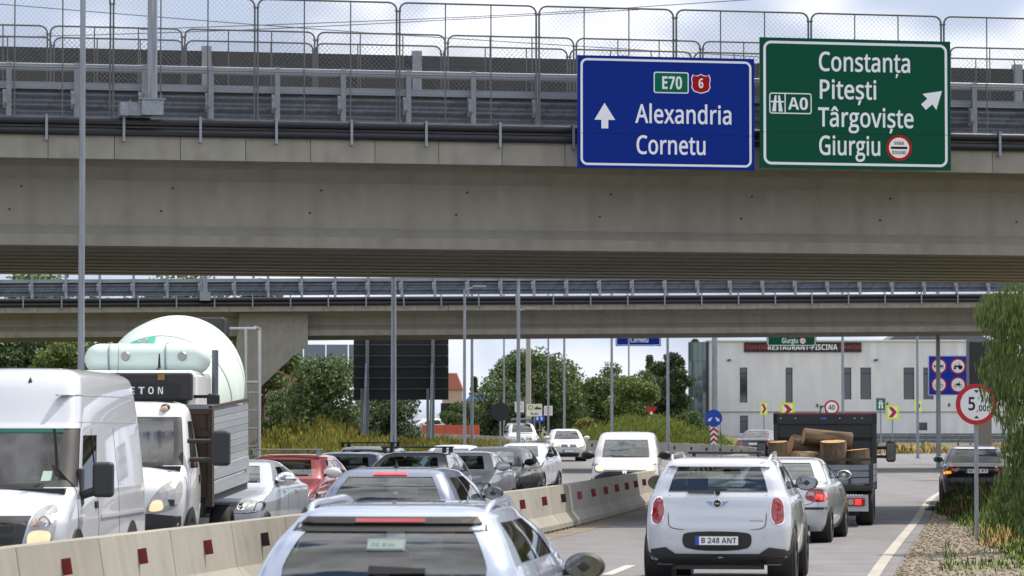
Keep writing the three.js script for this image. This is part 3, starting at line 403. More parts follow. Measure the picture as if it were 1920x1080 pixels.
// ---------- white building with glass stair tower ----------
{
  const d = 272, x0 = X(1328, d), x1 = X(1905, d), g0 = groundY(0, d), yt = Yh(640, d), W = x1 - x0, H = yt - g0, o = thing('restaurant_building', 'long white two-storey building with tall narrow windows and a black name board', 'building', (x0 + x1) / 2, g0, -d), cx = (x0 + x1) / 2;
  const lx = (px) => X(px, d) - cx, ly = (py) => Yh(py, d) - g0, WZ = 0;
  const wins = [[1387, 1401, 689, 755], [1473, 1486, 689, 755], [1580, 1596, 689, 749], [1613, 1633, 689, 749], [1694, 1714, 689, 749], [1731, 1750, 689, 749], [1387, 1402, 779, 812], [1722, 1738, 792, 807], [1836, 1852, 792, 807], [1800, 1818, 689, 749]];
  const s = new THREE.Shape([new THREE.Vector2(-W / 2, -0.3), new THREE.Vector2(W / 2, -0.3), new THREE.Vector2(W / 2, H), new THREE.Vector2(-W / 2, H)]);
  for (const [a, b, t, u] of wins) { const h = new THREE.Path(); h.moveTo(lx(a), ly(u)); h.lineTo(lx(b), ly(u)); h.lineTo(lx(b), ly(t)); h.lineTo(lx(a), ly(t)); s.holes.push(h); }
  const wg = new THREE.ExtrudeGeometry(s, { depth: 0.3, bevelEnabled: false }); { const p = wg.attributes.position, u = wg.attributes.uv; for (let i = 0; i < p.count; i++) u.setXY(i, p.getX(i) * 0.14, p.getY(i) * 0.14); }
  mesh('wall', wg, M.wall, o).position.z = -0.3; mesh('side_walls', merge([bx(0.3, H + 0.3, 11.4, -W / 2 + 0.15, H / 2 - 0.15, -6.01), bx(0.3, H + 0.3, 11.4, W / 2 - 0.15, H / 2 - 0.15, -6.01), bx(W, H + 0.3, 0.3, 0, H / 2 - 0.15, -11.9)]), M.wall, o);
  mesh('roof', bx(W + 0.24, 0.12, 12.2, 0, H + 0.06, -5.9), M.white, o); mesh('ledge', bx(W + 0.06, 0.07, 0.08, 0, ly(772), 0.04), std(lin(0.3, 0.3, 0.3), 0.8), o);
  for (const [a, b, t, u] of wins) { const w = mesh('window', bx(lx(b) - lx(a), ly(t) - ly(u), 0.03, (lx(a) + lx(b)) / 2, (ly(t) + ly(u)) / 2, -0.2), M.pane, o); mesh('frame', merge([bx(0.06, ly(t) - ly(u), 0.06, lx(a) + 0.03, (ly(t) + ly(u)) / 2, -0.15), bx(0.06, ly(t) - ly(u), 0.06, lx(b) - 0.03, (ly(t) + ly(u)) / 2, -0.15), bx(lx(b) - lx(a) - 0.12, 0.06, 0.06, (lx(a) + lx(b)) / 2, ly(t) - 0.5, -0.15)]), M.plastic, w); }
  const nb = mesh('name_board', bx(lx(1615) - lx(1395), ly(642) - ly(660), 0.1, (lx(1615) + lx(1395)) / 2, ly(651), 0.09), std(lin(0.02, 0.018, 0.02), 0.5), o);
  const f = mesh('name_face', new THREE.PlaneGeometry(lx(1615) - lx(1395), ly(642) - ly(660)), new THREE.MeshStandardMaterial({ roughness: 0.5, map: canvasTex(1760, 144, (c, w, h) => { c.fillStyle = '#1c191c'; c.fillRect(0, 0, w, h); c.fillStyle = '#eef0f2'; words(c, 'RESTAURANT-PISCINA', 350, 112, 82, 1050); c.fillStyle = '#c41e28'; for (const q of [20, 1425]) { c.font = 'italic bold 84px serif'; c.textAlign = 'left'; c.save(); c.translate(q, 98); c.scale(0.82, 1); c.fillText('Coca-Cola', 0, 0); c.restore(); } }) }), nb); f.position.set((lx(1615) + lx(1395)) / 2, ly(651), 0.145);
  for (const [px, py] of [[1367, 675], [1642, 675]]) mesh('camera', merge([bx(0.3, 0.12, 0.14, lx(px), ly(py), 0.2), bx(0.1, 0.1, 0.2, lx(px) - 0.1, ly(py) - 0.04, 0.1)]), M.plastic, o);
  for (const [px, py] of [[1532, 760], [1663, 758], [1779, 759]]) mesh('wall_lamp', bx(0.12, 0.26, 0.12, lx(px), ly(py), 0.06), M.plastic, o);
  const tw = part('stair_tower', o), a0 = lx(1291), a1 = lx(1326), th = ly(642); mesh('core', bx(a1 - a0 - 0.3, th - 0.2, 1.8, (a0 + a1) / 2, th / 2, -1.2), std(lin(0.05, 0.08, 0.075), 0.8), tw);
  const pm = new THREE.MeshPhysicalMaterial({ color: lin(0.05, 0.11, 0.10), roughness: 0.03, ior: 2.0 }), pw = (a1 - a0) / 4; for (let i = 0; i < 4; i++) for (let j = 0; j < 5; j++) mesh('pane', bx(pw - 0.05, th / 5 - 0.06, 0.03, a0 + (i + 0.5) * pw, (j + 0.5) * th / 5, -0.05, 0.01 * (R() - 0.5), 0.02 * (R() - 0.5)), pm, tw);
  mesh('mullions', merge([...[0, 1, 2, 3, 4].map((i) => bx(0.05, th, 0.06, a0 + i * pw, th / 2, -0.03)), ...[0, 1, 2, 3, 4, 5].map((j) => bx(a1 - a0, 0.06, 0.06, (a0 + a1) / 2, j * th / 5, -0.03))]), M.galvDark, tw); mesh('corner_post', bx(0.2, th + 0.1, 0.3, a1 + 0.02, th / 2, 0.05), M.plastic, tw);
}
function house(name, label, px0, px1, pyTop, pyEave, d, roofM, wallM) {
  const x0 = X(px0, d), x1 = X(px1, d), g0 = groundY(0, d), o = thing(name, label, 'house', (x0 + x1) / 2, g0, -d), w = x1 - x0, e = Yh(pyEave, d) - g0, t = Yh(pyTop, d) - g0;
  mesh('wall', bx(w * 0.94, e, 8, 0, e / 2, -4), wallM, o); const rf = mesh('roof', prism([[-w / 2, e], [w / 2, e], [w * 0.2, t], [-w * 0.2, t]], 8.6, -8.3), roofM, o); mesh('ridge', bx(w * 0.42, 0.12, 0.3, 0, t + 0.03, -4), roofM, rf);
  for (const k of [-0.28, 0.05, 0.3]) mesh('window', bx(1.1, 1.3, 0.06, w * k, e * 0.5, 0.02), M.pane, o); return o;
}
const tile1 = std(lin(0.42, 0.16, 0.11), 0.85), tile2 = std(lin(0.13, 0.14, 0.17), 0.8), plas = std(lin(0.5, 0.36, 0.3), 0.9);
house('house', 'house with a faded red tiled roof behind the sign panel', 828, 868, 700, 730, 330, tile1, plas); house('house', 'low house with a red roof behind the bush under the second bridge', 486, 588, 692, 726, 300, tile1, plas); house('house', 'house with a grey tiled roof rising behind the white building', 1660, 1860, 606, 640, 310, tile2, M.wall); house('shed', 'low shed with a bright blue roof and an ochre wall', 872, 912, 738, 752, 290, std(lin(0.12, 0.3, 0.62), 0.6), std(lin(0.55, 0.36, 0.1), 0.9));
{ // far flyover seen below the second bridge
  const d = 330, o = thing('flyover', 'distant blue-grey flyover with a noise screen behind the bushes', 'bridge', X(590, d), 0, -d), w = X(665, d) - X(455, d); mesh('deck', bx(w, Yh(682, d) - Yh(696, d), 8, 0, Yh(689, d), -4), std(lin(0.2, 0.22, 0.26), 0.8), o); for (let i = 0; i < 5; i++) mesh('screen_panel', bx(w / 5 - 0.1, Yh(646, d) - Yh(682, d), 0.1, (i - 2) * w / 5, Yh(664, d), 0), std(lin(0.16, 0.2, 0.27), 0.5), o); for (const k of [-0.38, 0.1, 0.42]) mesh('pier', bx(1.1, Yh(696, d), 1.4, w * k, Yh(696, d) / 2, -3), M.girder, o);
}
// guardrails beyond the right-hand bend
function groundRail(label, x0, x1, d0, d1) { const len = Math.hypot(x1 - x0, d1 - d0), g0 = groundY(0, (d0 + d1) / 2), o = thing('guardrail', label, 'guardrail', (x0 + x1) / 2, g0, -(d0 + d1) / 2, Math.atan2(d1 - d0, x1 - x0), 'guardrails beyond the bend'); mesh('rail_beam', waveBeam(len, 2, 0.32).translate(0, 0.62, 0), M.galv, o); const pg = bx(0.1, 0.78, 0.08, 0, 0.39, -0.09); for (let u = -len / 2 + 0.5; u < len / 2; u += 2) mesh('post', pg, M.galvDark, o).position.x = u; return o; }
groundRail('galvanised guardrail behind the dry grass of the bend, front row', 17, 60, 188, 192); groundRail('galvanised guardrail behind the dry grass of the bend, row nearer the white building', 17, 70, 212, 215);
{ // overhead wires behind the bridge fences
  for (const [a, b, lab] of [[[0, 66], [900, 30], 'overhead cable rising to the right behind the fences'], [[560, 40], [1300, 2], 'overhead cable crossing high above the blue sign'], [[0, 5], [1280, 95], 'thin overhead cable sloping down behind the fences']]) { const d = 190, p = V(X(a[0] - 300, d), Yh(a[1] - (b[1] - a[1]) * 300 / (b[0] - a[0]), d), -d), q = V(X(b[0] + 300, d), Yh(b[1] + (b[1] - a[1]) * 300 / (b[0] - a[0]), d), -d), m = p.clone().lerp(q, 0.5); m.y -= 0.25; tag(mesh('overhead_cable', tubeG([p, m, q], 0.022, 30, 4), M.black), lab, 'cable'); }
  for (const [px, d, h] of [[1532 / 3 + 480, 215, 9.4]]) { const o = thing('utility_pole', 'pale concrete utility pole rising behind the round tree', 'pole', X(px, d), groundY(0, d), -d); mesh('shaft', rod(V(0, 0, 0), V(0, h, 0), 0.2, 0.13), M.concrete, o); mesh('crossarm', bx(1.9, 0.1, 0.1, 0, h - 1.1, 0), M.galvDark, o); }
}

{ const d = 232, x0 = X(846, d), o = thing('safety_fence', 'strip of orange-red plastic safety fence beyond the far barrier', 'fence', x0, groundY(0, d), -d), om = std(lin(0.5, 0.1, 0.05), 0.8); for (let i = 0; i < 5; i++) { mesh('net', bx(0.78, 0.9, 0.02, (i - 2) * 0.8, 0.75, 0, 0, 0.1 * (i % 2)), om, o); mesh('stake', rod(V((i - 2.5) * 0.8, 0, 0), V((i - 2.5) * 0.8, 1.3, 0), 0.025), M.galvDark, o); } }
// ---------- vegetation ----------
// leaves: many small two-triangle faces; colours vary leaf by leaf (leaf albedo only)
function leafCloud(blobs, n, size, cols, seed, droop = 0) {
  const r = rng(seed), pos = new Float32Array(n * 18), nor = new Float32Array(n * 18), col = new Float32Array(n * 18), tot = blobs.reduce((s, b) => s + b[3] * b[4] * b[5], 0);
  let w = 0; const a = V(), b = V(), nn = V(), q = new THREE.Quaternion(), e = new THREE.Euler();
  for (const bl of blobs) {
    const m = Math.round(n * bl[3] * bl[4] * bl[5] / tot);
    for (let i = 0; i < m && w < n; i++, w++) {
      let x, y, z, l; do { x = r() * 2 - 1; y = r() * 2 - 1; z = r() * 2 - 1; l = x * x + y * y + z * z; } while (l > 1);
      const k = Math.pow(l, -0.16); x *= k; y *= k; z *= k; const wob = 0.55 + 0.75 * vnoise(x * 3.1 + seed, y * 3.1, z * 3.1);
      const cx = bl[0] + x * bl[3] * wob, cy = bl[1] + y * bl[4] * wob, cz = bl[2] + z * bl[5] * wob, s = size * (0.55 + r() * 0.9);
      e.set(r() * 6.3, r() * 6.3, r() * 6.3); q.setFromEuler(e); a.set(s, 0, 0).applyQuaternion(q); b.set(0, s * 0.62, 0).applyQuaternion(q); if (droop) { a.set((r() - 0.5) * s * 0.5, -s, (r() - 0.5) * s * 0.5); b.set((r() - 0.5), (r() - 0.5) * 0.2, (r() - 0.5)).normalize().multiplyScalar(s * droop); }
      nn.crossVectors(a, b).normalize(); const c = cols[(r() * cols.length) | 0], v = 0.75 + r() * 0.5;
      const P = [[-1, 0], [0, -1], [1, 0], [-1, 0], [1, 0], [0, 1]];
      for (let j = 0; j < 6; j++) { const o = w * 18 + j * 3; pos[o] = cx + a.x * P[j][0] + b.x * P[j][1]; pos[o + 1] = cy + a.y * P[j][0] + b.y * P[j][1]; pos[o + 2] = cz + a.z * P[j][0] + b.z * P[j][1]; nor[o] = nn.x; nor[o + 1] = nn.y; nor[o + 2] = nn.z; col[o] = c[0] * v; col[o + 1] = c[1] * v; col[o + 2] = c[2] * v; }
    }
  }
  const g = new THREE.BufferGeometry(); g.setAttribute('position', new THREE.BufferAttribute(pos.subarray(0, w * 18), 3)); g.setAttribute('normal', new THREE.BufferAttribute(nor.subarray(0, w * 18), 3)); g.setAttribute('color', new THREE.BufferAttribute(col.subarray(0, w * 18), 3)); return g;
}
M.leaf = new THREE.MeshPhysicalMaterial({ vertexColors: true, roughness: 0.75, transmission: 0.35, thickness: 0, side: THREE.DoubleSide });
M.straw = new THREE.MeshStandardMaterial({ vertexColors: true, roughness: 0.9, side: THREE.DoubleSide });
M.bark = std(lin(0.09, 0.07, 0.05), 0.95);
const GREENS = [[0.095, 0.16, 0.03], [0.07, 0.13, 0.025], [0.125, 0.19, 0.035], [0.08, 0.145, 0.038]], DARKG = [[0.05, 0.10, 0.025], [0.065, 0.12, 0.025], [0.04, 0.08, 0.022]], LIGHTG = [[0.15, 0.22, 0.04], [0.12, 0.19, 0.035], [0.18, 0.23, 0.045]], YEL = [[0.33, 0.26, 0.035], [0.26, 0.22, 0.04], [0.17, 0.19, 0.035], [0.36, 0.24, 0.04], [0.13, 0.17, 0.035]], DRY = [[0.34, 0.25, 0.11], [0.28, 0.2, 0.08], [0.2, 0.17, 0.06]];
function tree(name, label, px, d, pyTop, wpx, cols, seed, opts = {}) {
  const x = X(px, d), g0 = groundY(x, d), h = Yh(pyTop, d) - g0, w = wpx * d / F_PX / 2, o = thing(name, label, opts.cat ?? 'tree', x, g0, -d, 0, opts.group), r = rng(seed), lo = opts.low ?? 0.25, blobs = [];
  const tr = [rod(V(0, 0, 0), V(0.1, h * 0.55, 0), 0.03 * h, 0.015 * h, 8)], nb = opts.n ?? 22;
  for (let i = 0; i < nb; i++) { const a = r() * 6.28, t = i / (nb - 1), rad = w * Math.sqrt(1 - Math.pow(Math.abs(t * 1.7 - 0.65) / 1.08, 2)) * (opts.cone ? (1 - t) * 1.2 : 1), k = 0.3 + 0.6 * r(), by = h * (lo + (0.9 - lo) * t), bs = Math.max(0.35, w * (0.26 + 0.22 * r()) * (opts.cone ? 0.4 + (1 - t) : 1)); const bxx = Math.cos(a) * rad * k, bz = Math.sin(a) * rad * k; blobs.push([bxx, Math.min(by, h - bs * 0.8), bz, bs, bs * 0.82, bs]); tr.push(rod(V(0.05, h * (0.15 + 0.35 * t), 0), V(bxx, by, bz), 0.009 * h, 0.004 * h, 5)); }
  mesh('trunk', tr, M.bark, o); mesh('crown', leafCloud(blobs, Math.round((opts.leaves ?? 6000) * 3), (opts.size ?? 0.16) * 0.52, cols, seed), M.leaf, o); return o;
}
tree('round_tree', 'dense round green tree behind the village sign', 1010, 240, 655, 215, GREENS, 11, { leaves: 11000, size: 0.22 });
tree('leafy_bush', 'tall bright green bush beside the flared bridge pier', 602, 160, 666, 205, GREENS, 12, { leaves: 9000, size: 0.15, low: 0.15, cat: 'bush' });
tree('leafy_bush', 'lower green bush under the large dark sign panel', 715, 165, 735, 190, DARKG, 13, { leaves: 7000, size: 0.15, low: 0.15, cat: 'bush' });
tree('leafy_bush', 'light green tall shrub in front of the tree row, left of the glass tower', 1195, 215, 705, 120, LIGHTG, 14, { leaves: 8000, size: 0.18, low: 0.12, cat: 'bush' });
tree('leafy_tree', 'green tree right of the round tree, behind the far blue sign', 1110, 250, 705, 130, GREENS, 15, { leaves: 7000, size: 0.22, low: 0.1 });
tree('sparse_tree', 'thin-crowned tree showing sky between its branches', 1150, 275, 676, 80, GREENS, 16, { leaves: 1500, size: 0.2 });
tree('dark_tree', 'dark green tree touching the glass stair tower', 1262, 265, 655, 90, DARKG, 17, { leaves: 7500, size: 0.22, low: 0.1 });
tree('leafy_tree', 'broad green tree filling the gap left of the dark tree by the tower', 1215, 270, 690, 150, GREENS, 31, { leaves: 8000, size: 0.22, low: 0.05 });
tree('leafy_tree', 'low spreading green tree between the round tree and the sparse tree', 1085, 262, 722, 170, DARKG, 32, { leaves: 7000, size: 0.22, low: 0.05 });
tree('leafy_bush', 'dark green bush at the foot of the round tree, beside the village sign', 950, 235, 735, 130, DARKG, 33, { leaves: 6000, size: 0.2, low: 0.05, cat: 'bush' });
tree('leafy_bush', 'wide green bush behind the weeds, left of the tall bush by the pier', 535, 170, 730, 120, GREENS, 34, { leaves: 6000, size: 0.15, low: 0.05, cat: 'bush' });
tree('conifer', 'dark pointed conifer just behind the glass stair tower', 1303, 300, 622, 34, DARKG, 18, { leaves: 4500, size: 0.2, cone: 1, low: 0.1 });
tree('conifer', 'thin conifer rising between leafy trees, brownish top', 1218, 290, 655, 34, [[0.1, 0.1, 0.035], [0.06, 0.09, 0.03]], 19, { leaves: 3000, size: 0.18, cone: 1, low: 0.1 });
tree('conifer', 'small far conifer beside the red-roofed house', 889, 320, 700, 30, DARKG, 20, { leaves: 2500, size: 0.2, cone: 1, low: 0.1 });
tree('leafy_tree', 'low green tree beyond the round dark sign', 868, 260, 752, 90, GREENS, 21, { leaves: 4500, size: 0.2, low: 0.1 });
tree('dark_tree', 'deep green tree left behind the second bridge, above the van', 30, 190, 610, 260, DARKG, 22, { leaves: 9000, size: 0.24, low: 0.1 });
tree('leafy_tree', 'yellowish green tree beside the tall lamp post', 120, 180, 632, 170, LIGHTG, 23, { leaves: 7000, size: 0.2, low: 0.1 });
tree('dark_tree', 'dark tree behind the mixer drum under the second bridge', 270, 200, 600, 260, DARKG, 24, { leaves: 8000, size: 0.24, low: 0.1 });
for (const [px, d, top, w, s] of [[60, 260, 500, 330, 25], [330, 270, 507, 300, 26], [490, 280, 516, 170, 27]]) tree('far_tree', 'tall tree whose top shows above the rail of the second bridge', px, d, top, w, GREENS, s, { leaves: 6000, size: 0.34, low: 0.3, group: 'trees behind the second bridge' });
tree('leafy_bush', 'green bush at the foot of the glass stair tower', 1298, 200, 770, 60, GREENS, 28, { leaves: 3500, size: 0.13, low: 0.1, cat: 'bush' });
tree('leafy_bush', 'small bush with a rusty tint beside the curved far barrier', 1100, 190, 782, 50, YEL, 29, { leaves: 2500, size: 0.12, low: 0.1, cat: 'bush' });
// weeds and grass: upright narrow blades
function weeds(name, label, n, place, hMin, hMax, wd, cols, seed) {
  const r = rng(seed), pos = new Float32Array(n * 9), nor = new Float32Array(n * 9), col = new Float32Array(n * 9); let w = 0;
  for (let i = 0; i < n; i++) { const p = place(r); if (!p) continue; const [x, d, k = 1] = p, y = groundY(x, d) - 0.02, h = (hMin + (hMax - hMin) * r() * r()) * k, a = r() * 6.28, ln = (r() - 0.5) * h * 0.7, l2 = (r() - 0.5) * h * 0.7, c = cols[Math.min(cols.length - 1, (vnoise(x * 0.5, d * 0.5, seed) * 1.3 * cols.length + (r() - 0.5) * 2.2) | 0)] ?? cols[0], v = 0.7 + r() * 0.6, ca = Math.cos(a) * wd, sa = Math.sin(a) * wd, o = w * 9; const y0 = y + h * 0.55 * r() * (r() > 0.45 ? 1 : 0);
    pos.set([x - ca, y0, -d - sa, x + ca, y0, -d + sa, x + ln, y + h, -d + l2], o); nor.set([-sa, 0.5, ca, -sa, 0.5, ca, -sa, 0.5, ca], o); for (let j = 0; j < 3; j++) col.set([c[0] * v, c[1] * v, c[2] * v], o + j * 3); w++; }
  const g = new THREE.BufferGeometry(); g.setAttribute('position', new THREE.BufferAttribute(pos.slice(0, w * 9), 3)); g.setAttribute('normal', new THREE.BufferAttribute(nor.slice(0, w * 9), 3)); g.setAttribute('color', new THREE.BufferAttribute(col.slice(0, w * 9), 3));
  const m = mesh(name, g, M.straw); m.userData = { kind: 'stuff', label, category: 'weeds' }; return m;
}
function weedMass(name, label, blobs, n, size, cols, seed) { const m = mesh(name, leafCloud(blobs, n, size, cols, seed, 0.32), M.straw); m.userData = { kind: 'stuff', label, category: 'weeds' }; return m; }
{ const r = rng(71), bl = []; for (let i = 0; i < 130; i++) { const px = 485 + 400 * r(), d = 122 + 28 * r(), hgt = (0.8 + 1.5 * vnoise(px * 0.013, 1.3, 2)) * (0.6 + 0.5 * r()), x = X(px, d); bl.push([x, groundY(x, d) + hgt * 0.45, -d, 0.5 + 0.5 * r(), hgt * 0.62, 0.6]); }
  for (let i = 0; i < 40; i++) { const px = 840 + 270 * r(), d = 176 + 30 * r(), x = X(px, d) - 2.5; bl.push([x, groundY(x, d) + 0.25, -d, 0.8, 0.5, 0.7]); }
  weedMass('tall_weeds', 'tall yellow-green weeds in a wide band left of the far road', bl, 70000, 0.085, [YEL[0], YEL[1], YEL[2], YEL[4], YEL[0], YEL[3], LIGHTG[0], GREENS[2]], 41); }
{ const r = rng(72), bl = []; for (let i = 0; i < 90; i++) { const t = r(), px = 1085 + 265 * t, d = 180 + 20 * r(), hgt = (0.55 + 1.25 * Math.sin(Math.PI * Math.min(1, 0.12 + 0.8 * t))) * (0.7 + 0.5 * r()), x = X(px, d); bl.push([x, groundY(x, d) + hgt * 0.42, -d, 0.8 + 0.4 * r(), hgt * 0.6, 0.8]); }
  weedMass('green_weeds', 'green reeds and weeds on the bank inside the curved far barrier', bl, 60000, 0.09, [LIGHTG[0], LIGHTG[1], LIGHTG[2], GREENS[2], LIGHTG[0], YEL[1], YEL[0], GREENS[0]], 42); }
weeds('verge_grass', 'green grass by the barrier nose and the sedan', 9000, (r) => { const px = 1330 + 120 * r(), d = 168 + 20 * r(); return [X(px, d), d]; }, 0.2, 0.9, 0.03, [LIGHTG[0], GREENS[2], YEL[1]], 43);
weeds('dry_grass', 'dry straw-coloured grass along the outside of the right-hand bend', 32000, (r) => { const x = 17.5 + 40 * r(), d = 181 + 9 * r() + Math.max(0, (x - 24) * 0.2); return [x, d, 0.4 + 0.9 * vnoise(x * 0.6, d * 0.2, 5)]; }, 0.15, 0.85, 0.025, [DRY[0], DRY[1], DRY[0], DRY[2], YEL[1]], 44);
weeds('shoulder_grass', 'rough green grass bank on the right shoulder beside the dark parked car', 60000, (r) => { const d = 46 + 34 * r(), e = 7.15 + (d - 46) * 0.085 + 0.5 * (vnoise(d * 0.6, 3, 1) - 0.5), x = e + 3.2 * r(), k = Math.min(1, (x - e) * 0.9 + 0.12) * (0.6 + 0.7 * vnoise(x * 1.3, d * 0.7, 6)); return d > 78 && x < 14 ? null : [x, d, k]; }, 0.12, 0.95, 0.011, [GREENS[0], GREENS[2], LIGHTG[0], GREENS[1], LIGHTG[1], LIGHTG[2], DRY[1]], 45);
weeds('gravel_tufts', 'small grass tufts growing through the gravel shoulder', 2600, (r) => { const d = 42 + 14 * r(), e = 4.7 + (d - 43) * 0.143, x = e + 0.8 + 1.4 * r(); return vnoise(x * 2.2, d * 1.1, 9) > 0.62 ? [x, d] : null; }, 0.05, 0.22, 0.01, [GREENS[0], LIGHTG[0], GREENS[2]], 46);
{ // willow leaning in from the right
  const d = 51, x = X(1968, d), o = thing('willow_tree', 'willow with narrow drooping leaves leaning over the weight limit sign', 'tree', x, 0, -d), blobs = [], r = rng(61), lim = [];
  const H = (py) => Yh(py, d), xx = (px) => X(px, d) - x;
  lim.push(rod(V(0.3, 0, 0), V(0.1, 4.2, 0), 0.14, 0.07, 8));
  for (const [px, py, s] of [[1868, 590, 0.34], [1895, 575, 0.34], [1920, 600, 0.42], [1880, 640, 0.34], [1925, 660, 0.45], [1868, 690, 0.27], [1900, 715, 0.38], [1930, 740, 0.42], [1862, 735, 0.22], [1885, 770, 0.25], [1910, 800, 0.34], [1935, 840, 0.42], [1900, 850, 0.27], [1925, 900, 0.4], [1890, 905, 0.26], [1905, 950, 0.4], [1935, 960, 0.45], [1860, 965, 0.2], [1845, 605, 0.16]]) { const z = (r() - 0.5) * 1.2; blobs.push([xx(px), H(py), z, s, s * 1.1, s]); lim.push(rod(V(0.15, Math.min(4, H(py) + 0.3), 0), V(xx(px), H(py), z), 0.022, 0.006, 5)); }
  mesh('trunk', lim, M.bark, o); mesh('crown', leafCloud(blobs, 19000, 0.055, [[0.13, 0.20, 0.04], [0.10, 0.165, 0.03], [0.17, 0.23, 0.05], [0.07, 0.125, 0.025]], 62, 0.19), M.leaf, o);
}

// trees lining the road behind the camera, mirrored in the wing mirrors
for (const [x, z, t, lab] of [[14, 22, 0.4, 'roadside tree behind the camera on the right'], [-20, 26, 1.7, 'roadside tree behind the camera on the left'], [17, 48, 2.6, 'far roadside tree behind the camera on the right'], [-24, 55, 4.1, 'far roadside tree behind the camera on the left']]) { const src = scene.children.find((o) => o.name === 'round_tree'); dup(src, x, 0, z, t, lab).scale.setScalar(1.3); }
// ---------- vehicles: a body lofted upward through rounded plan outlines (local front = -z) ----------
function pchip(xs, ys) {
  const n = xs.length, h = [], dl = [], m = []; for (let i = 0; i < n - 1; i++) { h.push(xs[i + 1] - xs[i]); dl.push((ys[i + 1] - ys[i]) / h[i]); }
  m[0] = dl[0]; m[n - 1] = dl[n - 2]; for (let i = 1; i < n - 1; i++) m[i] = dl[i - 1] * dl[i] <= 0 ? 0 : 2 / (1 / dl[i - 1] + 1 / dl[i]);
  return (x) => { let i = 0; while (i < n - 2 && x > xs[i + 1]) i++; const t = Math.min(1, Math.max(0, (x - xs[i]) / h[i])), t2 = t * t, t3 = t2 * t; return (2 * t3 - 3 * t2 + 1) * ys[i] + (t3 - 2 * t2 + t) * h[i] * m[i] + (-2 * t3 + 3 * t2) * ys[i + 1] + (t3 - t2) * h[i] * m[i + 1]; };
}
const NR = 14, NC = 6, NS = 26;
